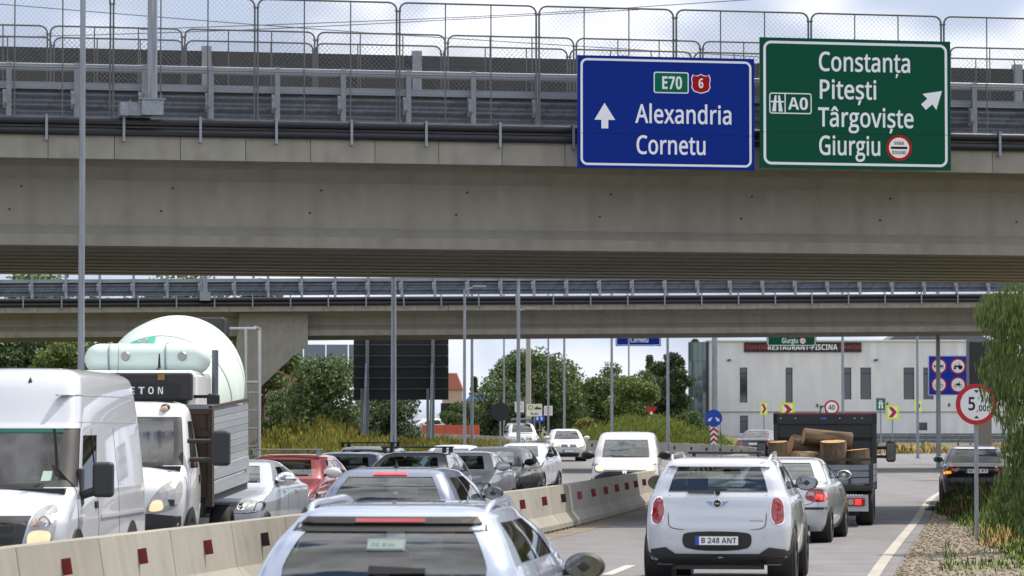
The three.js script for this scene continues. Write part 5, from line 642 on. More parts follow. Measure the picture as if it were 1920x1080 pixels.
  { const f = mesh('badge_print', new THREE.PlaneGeometry(0.07, 0.03), new THREE.MeshStandardMaterial({ roughness: 0.4, map: canvasTex(64, 28, (c, w, h) => { c.fillStyle = '#08080a'; c.fillRect(0, 0, w, h); c.fillStyle = '#dfe2e6'; words(c, 'MINI', 6, 22, 16, 52); }) }), bd); f.position.set(0, 1.0, L.rearZ(0, 1.0) + 0.0245); }
  { const f = mesh('name_script', new THREE.PlaneGeometry(0.17, 0.035), new THREE.MeshStandardMaterial({ roughness: 0.35, metalness: 0, map: canvasTex(170, 36, (c, w, h) => { c.fillStyle = '#d2d6de'; c.fillRect(0, 0, w, h); c.fillStyle = '#50545a'; c.font = 'bold 30px sans-serif'; words(c, 'COUNTRYMAN', 3, 27, 18, 160); }) }), g); f.position.set(0.47, 0.795, L.rearZ(0.47, 0.795) + 0.004); f.rotation.y = 0.09; }
  mesh('rear_wiper', merge([L.patch('rear', [[-0.04, 1.125], [-0.36, 1.13], [-0.36, 1.15], [-0.05, 1.165]], 0.03), new THREE.CylinderGeometry(0.03, 0.03, 0.04, 12).rotateX(Math.PI / 2).translate(0, 1.13, L.rearZ(0, 1.13) + 0.02)]), M.black, g);
  mesh('exhaust', new THREE.CylinderGeometry(0.045, 0.045, 0.16, 18, 1, true).rotateX(Math.PI / 2).translate(0.55, 0.34, L.rearZ(0.55, 0.34) - 0.01), M.chrome, g);
  for (const s of [-1, 1]) { mesh('parking_sensor', new THREE.CylinderGeometry(0.022, 0.022, 0.006, 14).rotateX(Math.PI / 2).translate(s * 0.56, 0.6, L.rearZ(0.56, 0.6) + 0.002), offWhite, g); mesh('roof_rail', tubeG([V(s * 0.58, 1.5, 1.42), V(s * 0.60, 1.56, 1.3), V(s * 0.60, 1.59, 0.6), V(s * 0.58, 1.58, 0.0), V(s * 0.57, 1.5, -0.2)], 0.02, 30, 8), M.chrome, g); }
  mesh('sunroof', rbx(0.92, 0.03, 0.45, 0.012, 0, 1.60, 0.55), M.black, g); mesh('sunroof_arms', merge([bx(0.02, 0.05, 0.3, -0.4, 1.57, 0.5), bx(0.02, 0.05, 0.3, 0.4, 1.57, 0.5)]), M.black, g); mesh('antenna', rod(V(0, 1.55, 1.3), V(0, 1.98, 1.5), 0.005, 0.003, 5), M.black, g);
}
{ // 4. silver sedan ahead
  const [g, L] = car('sedan', 'silver sedan with lit brake lights between the white crossover and the log truck', SEDAN(1.415, 4.47), silver, { rwY: 1.03, rwT: 1.32, mirrorM: silver, wr: 0.315 });
  place(g, 1478, 56.8, 10.5, false); for (const s of [1, -1]) { const p = [[0.5, 0.74], [0.82, 0.70], [0.84, 0.86], [0.62, 0.9], [0.52, 0.86]]; const t = mesh('taillight', L.patch('rear', s > 0 ? p : mir(p), 0.012, 26), M.redLens, g); mesh('brake_lamp', L.patch('rear', [[s * 0.66, 0.73], [s * 0.82, 0.72], [s * 0.82, 0.80], [s * 0.66, 0.82]], 0.02), M.redLit, t); mesh('reverse_lamp', L.patch('rear', [[s * 0.52, 0.79], [s * 0.63, 0.79], [s * 0.63, 0.85], [s * 0.54, 0.85]], 0.018), M.headLens, t); }
  mesh('plate_recess', L.patch('rear', [[-0.32, 0.68], [0.32, 0.68], [0.34, 0.84], [-0.34, 0.84]], 0.004), M.plastic, g); numberPlate(g, 0, 0.76, L.rearZ(0, 0.76) + 0.014, true, ''); mesh('bumper_strip', L.patch('rear', [[-0.83, 0.56], [0.83, 0.56], [0.83, 0.6], [-0.83, 0.6]], 0.012), M.plastic, g); mesh('trunk_gap', tubeG([[-0.66, 0.93], [-0.64, 0.7], [-0.5, 0.64], [0.5, 0.64], [0.64, 0.7], [0.66, 0.93]].map(([a, b]) => V(a, b, L.rearZ(a, b))), 0.005, 50, 5), M.black, g);
}
{ // 5. black hatch on the right shoulder, hazards on
  const [g, L] = car('parked_car', 'black car stopped on the right shoulder with amber hazard lights and tinted rear glass', SEDAN(1.46, 4.6), blackP, { rwY: 1.02, rwT: 1.36, rearGlass: glassOf(0.04, 0.045, 0.045, 1.45), mirrorM: blackP, wr: 0.33 });
  place(g, 1826, 84.5, 6.5, false); for (const s of [1, -1]) { const p = [[0.44, 0.86], [0.84, 0.74], [0.86, 0.92], [0.66, 1.0], [0.46, 0.96]]; const t = mesh('taillight', L.patch('rear', s > 0 ? p : mir(p), 0.012, 26), lensOf(0.2, 0.006, 0.01), g); mesh('hazard_lamp', L.patch('rear', [[s * 0.62, 0.78], [s * 0.82, 0.75], [s * 0.83, 0.83], [s * 0.64, 0.84]], 0.02), M.amberLit, t); }
  numberPlate(g, 0, 0.84, L.rearZ(0, 0.84) + 0.014, true, 'IF 05 PT', 0.56); mesh('roof_cap', L.patch('rear', [[-0.6, 1.385], [0.6, 1.385], [0.56, 1.42], [-0.56, 1.42]], 0.02), offWhite, g);
}
{ // 6. far dark sedan beyond the barrier nose
  const [g, L] = car('sedan', 'dark blue sedan driving away beyond the nose of the barrier', SEDAN(1.45, 4.6), paintOf(0.008, 0.012, 0.03), { rwY: 1.03, rwT: 1.36 }); place(g, 1426, 163, 14, false); for (const s of [1, -1]) { const p = [[0.5, 0.72], [0.84, 0.7], [0.85, 0.9], [0.56, 0.9]]; mesh('taillight', L.patch('rear', s > 0 ? p : mir(p), 0.012), M.redLens, g); } numberPlate(g, 0, 0.76, L.rearZ(0, 0.76) + 0.014, true, '');
}
// oncoming cars
function oncoming(name, label, px, d, head, rows, paint, o = {}) { const [g, L] = car(name, label, rows, paint, o); front(g, L, o); place(g, px, d, head, true, o.dy ?? 0); return [g, L]; }
function roofBars(g, h, m, zs = [-0.05, 0.75], w = 0.66) { for (const z of zs) mesh('roof_bar', merge([rbx(w * 2, 0.028, 0.07, 0.012, 0, h + 0.09, z), bx(0.07, 0.1, 0.1, -w + 0.07, h + 0.03, z), bx(0.07, 0.1, 0.1, w - 0.07, h + 0.03, z)]), m, g); }
const VANROWS = [[0.24, 2.05, 1.95, 0.80, 0.15, 0.4], [0.36, 2.12, 2.08, 0.86, 0.16, 0.42], [0.55, 2.14, 2.14, 0.875, 0.16, 0.45], [0.74, 2.14, 2.1, 0.88, 0.16, 0.42], [0.86, 2.14, 1.98, 0.88, 0.16, 0.4], [1.0, 2.13, 1.66, 0.875, 0.15, 0.34], [1.1, 2.13, 1.35, 0.87, 0.15, 0.26], [1.14, 2.12, 1.25, 0.86, 0.15, 0.22], [1.36, 2.11, 1.02, 0.82, 0.15, 0.2], [1.56, 2.08, 0.72, 0.77, 0.14, 0.18], [1.66, 2.05, 0.52, 0.745, 0.14, 0.18], [1.76, 2.0, 0.2, 0.68, 0.14, 0.18], [1.80, 1.9, -0.05, 0.56, 0.14, 0.16], [1.81, 1.7, -0.3, 0.4, 0.1, 0.1]];
oncoming('compact_van', 'white compact van with a black grille and lit headlights behind the concrete barrier', 1176, 87.5, 4, VANROWS, whiteP, { belt: 1.14, roof: 1.6, rwT: 1.6, lit: 1, hy: 0.86, gy: 0.76, wy: 1.16, mirrorM: M.black, mirS: 1.35, side: [[15, 22]], py: 0.45, gw: 0.56, bump: 1, hl: [[0.48, 0.8], [0.62, 0.76], [0.82, 0.83], [0.84, 0.97], [0.76, 0.98], [0.58, 0.9]] });
oncoming('hatchback', 'white hatchback with lit headlights coming round the bend behind the compact van', 1061, 158, -3, HATCH(1.53, 4.07), whiteP, { lit: 1, hy: 0.76, mirS: 1.2, plate: '', gw: 0.36 });
{ const [g] = oncoming('suv', 'white off-road car with a loaded roof rack behind the poles at the far bend', 977, 184, -6, HATCH(1.66, 4.3), whiteP, { hy: 0.8, mirrorM: M.black, belt: 1.12, wr: 0.35 }); roofBars(g, 1.66, M.black); mesh('roof_load', merge([rbx(0.9, 0.14, 0.7, 0.04, 0.05, 1.84, 0.3), bx(0.3, 0.1, 0.4, -0.4, 1.82, 0)]), std(lin(0.18, 0.19, 0.2), 0.8), g); }
oncoming('hatchback', 'silver hatchback with swept headlights ahead of the white hatchback, beside the barrier', 982, 101, 12, HATCH(1.46, 3.95), paintOf(0.62, 0.66, 0.72, 0.35), { lit: 0, mirrorM: M.black, hl: [[0.42, 0.62], [0.78, 0.66], [0.82, 0.88], [0.62, 0.84], [0.46, 0.72]] });
oncoming('dark_car', 'black car with a driver visible behind its windscreen, in the oncoming queue', 928, 79, 10, HATCH(1.46, 4.1), blackP, { mirrorM: M.black });
oncoming('saloon_car', 'pearl white car with a rounded white mirror, ahead of the black car', 868, 70.5, 9, SEDAN(1.42, 4.5), paintOf(0.66, 0.68, 0.7, 0.15), { mirS: 1.25 });
{ const [g] = oncoming('estate_car', 'grey estate car with black roof bars beside the pearl white car in the queue', 778, 64.5, 8, HATCH(1.45, 4.4), greyP, { mirrorM: greyP }); roofBars(g, 1.44, M.black); }
{ const [g] = oncoming('estate_car', 'dark car with long black roof bars behind the slate-grey saloon in the queue', 690, 78, 8, HATCH(1.48, 4.4), paintOf(0.02, 0.022, 0.026), {}); roofBars(g, 1.47, M.black); }
oncoming('saloon_car', 'slate-grey saloon behind the red car in the oncoming queue', 652, 68, 8, SEDAN(1.41, 4.4), greyBlue, {});
oncoming('saloon_car', 'pale blue-white car far back in the queue, only its roof showing', 850, 92, 8, SEDAN(1.44, 4.4), paleBlue, {});
{ const [g] = oncoming('red_car', 'dark red car with an aluminium roof bar and white mirror caps in the queue', 540, 60.5, 8, HATCH(1.43, 4.2), redP, { mirrorM: whiteP, mirS: 1.2 }); roofBars(g, 1.42, M.alu, [-0.05], 0.66); }
oncoming('saloon_car', 'pale silver saloon with a chrome mirror just behind the aluminium truck bed', 440, 53.2, 8, SEDAN(1.40, 4.4), paintOf(0.42, 0.46, 0.52, 0.4), { mirrorM: M.chrome, mirS: 1.35 });
{ const [g] = car('hatchback', 'tiny white car far off behind the weeds', HATCH(1.5, 4), whiteP, {}); place(g, 790, 262, 60, true); }
// ---------- people: one smooth body per person (torso, head, arms, hands) ----------
function person(joints, res, cen, half) { // joints: [a, b, ra, rb] tapered capsules in metres
  const mc = new MarchingCubes(res, M.skin, false, false, 60000); mc.isolation = 0; const f = mc.field;
  const C = joints.map(([a, b, ra, rb]) => [a.x, a.y, a.z, b.x - a.x, b.y - a.y, b.z - a.z, Math.max(1e-8, a.distanceToSquared(b)), ra, rb - ra]);
  for (let k = 0; k < res; k++) for (let j = 0; j < res; j++) for (let i = 0; i < res; i++) { const x = (i - res / 2) / (res / 2) * half + cen.x, y = (j - res / 2) / (res / 2) * half + cen.y, z = (k - res / 2) / (res / 2) * half + cen.z; let d = 1e3; for (const c of C) { const px = x - c[0], py = y - c[1], pz = z - c[2]; let t = (px * c[3] + py * c[4] + pz * c[5]) / c[6]; t = t < 0 ? 0 : t > 1 ? 1 : t; const ex = px - c[3] * t, ey = py - c[4] * t, ez = pz - c[5] * t, q = Math.sqrt(ex * ex + ey * ey + ez * ez) - (c[7] + c[8] * t), h = Math.max(0, 0.02 - Math.abs(d - q)) / 0.02; d = (d < q ? d : q) - h * h * 0.005; } f[i + j * res + k * res * res] = -d; }
  mc.update(); const n = mc.count, g = new THREE.BufferGeometry(), pa = mc.positionArray.slice(0, n * 3), na = mc.normalArray.slice(0, n * 3); for (let i = 0; i < n * 3; i += 3) { pa[i] = pa[i] * half + cen.x; pa[i + 1] = pa[i + 1] * half + cen.y; pa[i + 2] = pa[i + 2] * half + cen.z; } g.setAttribute('position', new THREE.BufferAttribute(pa, 3)); g.setAttribute('normal', new THREE.BufferAttribute(na, 3)); return g;
}
function driver(label, shirt, armOut) { // seated, facing -z, seat top at y = 0
  const o = thing('person', label, 'person'), hd = V(0, 0.66, -0.06), J = [[V(0, 0.02, 0), V(0, 0.3, 0.02), 0.15, 0.15], [V(0, 0.3, 0.02), V(0, 0.46, 0), 0.15, 0.1], [V(-0.15, 0.44, 0), V(0.15, 0.44, 0), 0.075, 0.075], [V(-0.1, 0, 0), V(-0.12, 0.03, -0.44), 0.085, 0.07], [V(0.1, 0, 0), V(0.12, 0.03, -0.44), 0.085, 0.07]];
  const S = [[V(0, 0.46, -0.01), V(0, 0.57, -0.03), 0.055, 0.05], [V(0, 0.63, -0.05), V(0, 0.71, -0.05), 0.078, 0.085], [V(0, 0.59, -0.1), V(0, 0.66, -0.09), 0.045, 0.06], [V(0, 0.66, -0.155), V(0, 0.635, -0.165), 0.012, 0.017], [V(-0.083, 0.65, -0.04), V(-0.09, 0.665, -0.035), 0.016, 0.02], [V(0.083, 0.65, -0.04), V(0.09, 0.665, -0.035), 0.016, 0.02]];
  const arm = (sx, el, wr) => { J.push([V(sx * 0.18, 0.42, 0), el, 0.058, 0.045]); S.push([el, wr, 0.04, 0.028]); const dir = wr.clone().sub(el).normalize(), pa = wr.clone().addScaledVector(dir, 0.07); S.push([wr, pa, 0.03, 0.036]); for (let k = 0; k < 4; k++) { const off = V((k - 1.5) * 0.02, 0, 0), l = [0.06, 0.075, 0.07, 0.05][k], b = pa.clone().add(off), m = b.clone().addScaledVector(dir, l * 0.5), e = m.clone().addScaledVector(dir, l * 0.25).add(V(0, -0.03, 0)); S.push([b, m, 0.0105, 0.0095], [m, e, 0.0095, 0.0085]); } const t = wr.clone().addScaledVector(dir, 0.03).add(V(-sx * 0.035, 0.01, 0)); S.push([wr.clone().addScaledVector(dir, 0.015), t, 0.014, 0.012], [t, t.clone().addScaledVector(dir, 0.035), 0.011, 0.009]); };
  if (armOut) arm(-1, V(-0.4, 0.28, -0.12), V(-0.46, 0.34, -0.33)); else arm(-1, V(-0.3, 0.2, -0.2), V(-0.14, 0.3, -0.42)); arm(1, V(0.3, 0.2, -0.2), V(0.14, 0.3, -0.42));
  const sh = mesh('shirt', person(J, 56, V(0, 0.25, -0.15), 0.52), shirt, o); mesh('body', person(S, 84, V(-0.05, 0.48, -0.22), 0.5), M.skin, o);
  mesh('hair', new THREE.SphereGeometry(0.093, 16, 10, 0, 6.3, 0, 1.5).scale(0.95, 1.05, 1.12).rotateX(0.35).translate(0, 0.69, -0.035), std(lin(0.03, 0.02, 0.015), 0.9), o);
  mesh('eyes', merge([-1, 1].map((s) => new THREE.SphereGeometry(0.011, 8, 6).translate(s * 0.031, 0.672, -0.143))), M.black, o); mesh('mouth', bx(0.042, 0.008, 0.012, 0, 0.607, -0.143), std(lin(0.3, 0.1, 0.09), 0.6), o); return o;
}
function sit(o, host, lx, ly, lz) { host.updateMatrixWorld(true); const p = V(lx, ly, lz).applyMatrix4(host.matrixWorld); o.position.copy(p); o.rotation.y = host.rotation.y; }
// ---------- high-roof white van ----------
{
  const rows = [[0.28, 2.75, 2.55, 0.92, 0.12, 0.3], [0.42, 2.8, 2.72, 0.97, 0.12, 0.35], [0.62, 2.82, 2.77, 0.985, 0.12, 0.36], [0.84, 2.82, 2.72, 0.99, 0.12, 0.34], [0.94, 2.82, 2.6, 0.985, 0.12, 0.32], [1.08, 2.82, 2.3, 0.98, 0.12, 0.28], [1.19, 2.82, 2.02, 0.975, 0.12, 0.22], [1.24, 2.82, 1.95, 0.97, 0.12, 0.2], [1.90, 2.8, 1.42, 0.90, 0.12, 0.17], [1.98, 2.8, 1.34, 0.89, 0.12, 0.17], [2.3, 2.76, 1.12, 0.845, 0.12, 0.2], [2.48, 2.72, 0.95, 0.80, 0.12, 0.2], [2.57, 2.6, 0.75, 0.68, 0.12, 0.2], [2.6, 2.4, 0.5, 0.5, 0.1, 0.15]];
  const o = thing('delivery_van', 'white high-roof delivery van with a black grille and big black mirror at the barrier', 'van'), L = new Loft(rows, { bF: 0.16, bS: 0.03 });
  const w = [{ n: 'windscreen', face: 'front', y0: 1.24, y1: 1.9, a: 0, b: NR }, { n: 'pillar_trim', face: 'cfr', y0: 1.24, y1: 1.9, a: 0, b: NC }, { n: 'pillar_trim', face: 'cfl', y0: 1.24, y1: 1.9, a: 0, b: NC }, { n: 'side_window', face: 'right', y0: 1.2, y1: 1.82, a: 20, b: 25 }, { n: 'side_window', face: 'left', y0: 1.2, y1: 1.82, a: NS - 25, b: NS - 20 }], { body, glass } = L.build(w); mesh('body', body, offWhite, o); w.forEach((k, i) => mesh(k.n, glass[i], k.n === 'pillar_trim' ? M.plastic : i ? M.glassDark : M.glass, o));
  mesh('frit_band', L.patch('front', [[-0.72, 1.85], [0.72, 1.85], [0.71, 1.9], [-0.71, 1.9]], -0.002), new THREE.MeshPhysicalMaterial({ color: lin(0.01, 0.09, 0.075), roughness: 0.1 }), o);
  for (const s of [1, -1]) { const hp = [[0.56, 0.60], [0.82, 0.62], [0.86, 0.98], [0.78, 1.06], [0.64, 0.98], [0.6, 0.8]], h = mesh('headlight', L.patch('front', s > 0 ? hp : mir(hp), 0.01, 34), M.headLens, o); mesh('low_beam', L.patch('front', [[s * 0.6, 0.62], [s * 0.80, 0.63], [s * 0.82, 0.76], [s * 0.61, 0.76]], 0.016, 20), M.headLit, h); mesh('reflector_bowl', new THREE.TorusGeometry(0.06, 0.02, 8, 20).translate(s * 0.75, 0.88, L.frontZ(0.75, 0.88) - 0.015), M.chrome, h); mesh('indicator', L.patch('front', [[s * 0.64, 0.84], [s * 0.69, 0.84], [s * 0.69, 0.91], [s * 0.65, 0.91]], 0.016), M.amber, h); }
  const gr = mesh('grille', L.patch('front', [[-0.5, 0.5], [0.5, 0.5], [0.6, 0.94], [-0.6, 0.94]], 0.01), M.plastic, o); for (const y of [0.56, 0.68, 0.8, 0.9]) mesh('grille_slot', L.patch('front', [[-0.42, y - 0.035], [0.42, y - 0.035], [0.44, y + 0.03], [-0.44, y + 0.03]], 0.014), M.black, gr); mesh('grille_badge', L.patch('front', [[0.26, 0.665], [0.4, 0.665], [0.4, 0.695], [0.26, 0.695]], 0.02), M.chrome, gr);
  mesh('hood_vent', L.patch('front', [[0.05, 1.145], [0.62, 1.135], [0.58, 1.165], [0.05, 1.18]], 0.01), M.plastic, o); mesh('wiper', L.patch('front', [[-0.6, 1.245], [0.5, 1.25], [0.5, 1.27], [-0.6, 1.285]], 0.03), M.black, o); mesh('hood_gap', tubeG([[0.62, 1.21], [0.7, 1.12], [0.66, 1.0], [0.62, 0.98]].map(([a, b]) => V(a, b, L.frontZ(a, b))), 0.006, 20, 5), M.black, o);
  for (const s of ['left', 'right']) { for (const z of [-1.75, -0.62, 0.7]) mesh('door_gap', L.patch(s, [[z - 0.006, 0.4], [z + 0.006, 0.4], [z + 0.006, 1.9], [z - 0.006, 1.9]], 0.002), M.black, o); for (const y of [1.97, 2.28]) mesh('body_seam', L.patch(s, [[-1.2, y - 0.006], [2.6, y - 0.006], [2.6, y + 0.006], [-1.2, y + 0.006]], 0.003), std(lin(0.35, 0.37, 0.4), 0.5), o); mesh('side_rib', L.patch(s, [[-0.5, 0.86], [2.6, 0.86], [2.6, 0.9], [-0.5, 0.9]], 0.018), offWhite, o); mesh('door_handle', L.patch(s, [[-0.82, 0.98], [-0.68, 0.98], [-0.68, 1.06], [-0.82, 1.06]], 0.02), M.black, o); mesh('window_trim', L.patch(s, [[-1.62, 1.14], [-0.72, 1.14], [-0.72, 1.2], [-1.62, 1.2]], 0.006), M.black, o); }
  for (const s of [-1, 1]) { const g = part('mirror', o); g.position.set(s * 1.2, 1.32, -1.5); mesh('housing', rbx(0.24, 0.4, 0.14, 0.05, 0, 0, 0, 4), M.plastic, g); mesh('mirror_glass', bx(0.2, 0.34, 0.01, 0, 0, 0.072), M.mirrorGlass, g); mesh('arm', merge([rod(V(-s * 0.26, -0.18, 0), V(0, -0.1, 0), 0.05), rbx(0.05, 0.5, 0.2, 0.02, -s * 0.26, -0.12, 0.02)]), M.plastic, g); }
  mesh('cabin', [bx(1.7, 0.3, 0.5, 0, 1.08, -1.72), bx(1.7, 1.6, 0.05, 0, 1.1, 0.1), ...seatG(-0.45, -0.5, 0.72), ...seatG(0.45, -0.5, 0.72)], M.interior, o); mesh('steering_wheel', new THREE.TorusGeometry(0.21, 0.018, 6, 24).rotateX(-0.9).translate(-0.45, 1.25, -1.25), M.black, o);
  mesh('pass_sticker', L.patch('front', [[-0.66, 1.31], [-0.55, 1.31], [-0.56, 1.42], [-0.66, 1.42]], -0.001), std(lin(0.35, 0.5, 0.42), 0.5), o); mesh('washer', new THREE.ConeGeometry(0.03, 0.07, 8).translate(-0.25, 2.46, -(L.at(2.44).f - 0.02)), M.black, o);
  for (const s of [-1, 1]) for (const z of [-1.85, 1.6]) { mesh('wheel_arch', new THREE.CylinderGeometry(0.42, 0.42, 0.3, 24).rotateZ(Math.PI / 2).translate(s * 0.84, 0.36, z), M.black, o); wheel(o, s * 0.89, 0.34, z, 0.34, 0.22); }
  place(o, 50, 39.0, 3.5, true); o.updateMatrixWorld(); const p = driver('van driver in a pale shirt with both hands on the wheel', std(lin(0.4, 0.34, 0.2), 0.9), false); sit(p, o, -0.45, 0.95, -0.55);
}
// ---------- white light truck with a boarded bed ----------
{
  const rows = [[0.35, 0.4, 1.2, 0.88, 0.1, 0.3], [0.55, 0.45, 1.36, 0.95, 0.1, 0.34], [0.8, 0.45, 1.4, 0.975, 0.1, 0.36], [1.02, 0.45, 1.34, 0.98, 0.1, 0.34], [1.18, 0.45, 1.16, 0.975, 0.1, 0.3], [1.32, 0.45, 0.9, 0.965, 0.1, 0.22], [1.38, 0.45, 0.82, 0.955, 0.1, 0.2], [2.06, 0.4, 0.36, 0.84, 0.1, 0.16], [2.14, 0.38, 0.26, 0.82, 0.1, 0.16], [2.24, 0.3, 0.08, 0.74, 0.1, 0.16], [2.28, 0.2, -0.1, 0.6, 0.08, 0.08]];
  const o = thing('light_truck', 'white light truck with an aluminium-boarded bed and black twin-arm mirror behind the van', 'truck'), L = new Loft(rows, { bF: 0.16, bR: 0.01 }), wh = whiteP;
  const w = [{ n: 'windscreen', face: 'front', y0: 1.38, y1: 2.06, a: 0, b: NR }, { n: 'pillar_trim', face: 'cfr', y0: 1.38, y1: 2.06, a: 3, b: NC }, { n: 'pillar_trim', face: 'cfl', y0: 1.38, y1: 2.06, a: 0, b: 3 }, { n: 'side_window', face: 'right', y0: 1.34, y1: 2.0, a: 8, b: 24 }, { n: 'side_window', face: 'left', y0: 1.34, y1: 2.0, a: NS - 24, b: NS - 8 }], { body, glass } = L.build(w); mesh('cab', body, wh, o); mesh('windscreen', glass[0], M.glass, o); mesh('pillar_trim', glass[1], M.plastic, o); mesh('pillar_trim', glass[2], M.plastic, o); mesh('side_window', glass[3], M.glassDark, o); // the driver's window is wound down
  for (const s of [1, -1]) { const hp = [[0.48, 0.74], [0.86, 0.80], [0.93, 1.06], [0.86, 1.2], [0.72, 1.14], [0.55, 0.94]], h = mesh('headlight', L.patch('front', s > 0 ? hp : mir(hp), 0.012, 36), M.headLens, o); mesh('low_beam', L.patch('front', [[s * 0.52, 0.76], [s * 0.70, 0.78], [s * 0.68, 0.9], [s * 0.56, 0.89]], 0.02, 18), M.headLit, h); mesh('reflector_bowl', bx(0.11, 0.09, 0.02, s * 0.8, 0.87, L.frontZ(0.8, 0.87) - 0.015), M.plastic, h); const ml = mesh('marker_lamp', new THREE.SphereGeometry(0.07, 12, 8).scale(1, 0.7, 1.5).translate(s * 0.52, 2.2, -0.12), M.plastic, o); mesh('marker_lens', new THREE.SphereGeometry(0.05, 10, 8).scale(1, 0.7, 0.6).translate(s * 0.52, 2.18, -0.22), lensOf(0.7, 0.45, 0.3), ml); }
  mesh('bumper', L.patch('front', [[-0.9, 0.37], [0.9, 0.37], [0.92, 0.68], [0.5, 0.72], [-0.5, 0.72], [-0.92, 0.68]], 0.015), M.plastic, o); mesh('grille', L.patch('front', [[-0.4, 0.8], [0.4, 0.8], [0.34, 1.02], [-0.34, 1.02]], 0.01), M.plastic, o); mesh('wiper', L.patch('front', [[-0.6, 1.385], [0.45, 1.39], [0.45, 1.41], [-0.6, 1.425]], 0.03), M.black, o); mesh('antenna', rod(V(0.2, 2.27, 0), V(0.2, 3.1, 0.1), 0.006, 0.003, 5), M.black, o);
  for (const s of ['left', 'right']) { for (const z of [-0.86, 0.34]) mesh('door_gap', L.patch(s, [[z - 0.005, 0.5], [z + 0.005, 0.5], [z + 0.005, 1.3], [z - 0.005, 1.3]], 0.002), M.black, o); mesh('door_handle', L.patch(s, [[0.08, 1.14], [0.26, 1.14], [0.26, 1.24], [0.08, 1.24]], 0.02), M.black, o); }
  for (const s of [-1, 1]) { const g = part('mirror', o); g.position.set(s * 1.38, 1.62, -0.5); mesh('housing', rbx(0.26, 0.5, 0.16, 0.06, 0, 0, 0, 4), M.plastic, g); mesh('mirror_glass', bx(0.21, 0.42, 0.01, 0, 0, 0.083), M.mirrorGlass, g); mesh('arm', merge([rod(V(-s * 0.48, 0.1, 0), V(0, 0.1, 0), 0.032), rod(V(-s * 0.45, -0.16, 0), V(0, -0.16, 0), 0.032)]), M.plastic, g); }
  mesh('cabin', [bx(1.7, 0.3, 0.4, 0, 1.22, -0.62), ...seatG(-0.45, 0.0, 0.86), ...seatG(0.45, 0.0, 0.86)], M.interior, o); mesh('steering_wheel', new THREE.TorusGeometry(0.21, 0.018, 6, 24).rotateX(-0.9).translate(-0.45, 1.4, -0.45), M.black, o);
  // bed: brown head board, boarded aluminium sides
  const bed = part('cargo_bed', o); bed.rotation.x = -0.04; mesh('bed_floor', bx(2.06, 0.14, 3.7, 0, 0.86, 2.5), M.plastic, bed); const br = std(lin(0.045, 0.028, 0.02), 0.8); mesh('head_board', merge([bx(2.06, 1.25, 0.08, 0, 1.5, 0.62), bx(2.1, 0.08, 0.12, 0, 2.12, 0.62), bx(2.1, 0.08, 0.12, 0, 1.8, 0.6)]), br, bed); for (const s of [-1, 1]) mesh('corner_stake', bx(0.1, 1.4, 0.16, s * 1.04, 1.45, 0.66), br, bed);
  const bm = [0.95, 0.86, 0.78].map((k) => std(lin(0.85 * k, 0.87 * k, 0.88 * k), 0.5, 0.1, { map: galvMap })); for (const s of [-1, 1]) { for (let i = 0; i < 8; i++) mesh('side_board', rbx(0.03, 0.095, 3.55, 0.008, s * 1.04, 1.36 + i * 0.1, 2.5, 1), bm[(i * 5) % 3], bed); for (let i = 0; i < 2; i++) mesh('drop_side', rbx(0.04, 0.2, 3.55, 0.015, s * 1.05, 1.0 + i * 0.21, 2.5, 1), bm[0], bed); mesh('top_trim', bx(0.05, 0.05, 3.6, s * 1.04, 2.17, 2.5), br, bed); mesh('side_marker', bx(0.01, 0.06, 0.1, s * 1.075, 1.1, 3.9), M.amber, bed); }
  mesh('tail_board', bx(2.06, 1.2, 0.04, 0, 1.5, 4.3), bm[1], bed); mesh('chassis', merge([bx(0.12, 0.2, 4.6, -0.4, 0.66, 2.0), bx(0.12, 0.2, 4.6, 0.4, 0.66, 2.0)]), M.black, o);
  for (const s of [-1, 1]) { mesh('wheel_arch', new THREE.CylinderGeometry(0.42, 0.42, 0.3, 24).rotateZ(Math.PI / 2).translate(s * 0.83, 0.38, -0.55), M.black, o); wheel(o, s * 0.87, 0.36, -0.55, 0.36, 0.22); wheel(o, s * 0.84, 0.36, 3.0, 0.36, 0.3); }
  place(o, 246, 47.2, 4, true); const p = driver('truck driver in a dark shirt resting an arm on the open window', std(lin(0.05, 0.055, 0.07), 0.9), true); sit(p, o, -0.52, 1.1, -0.02);
}
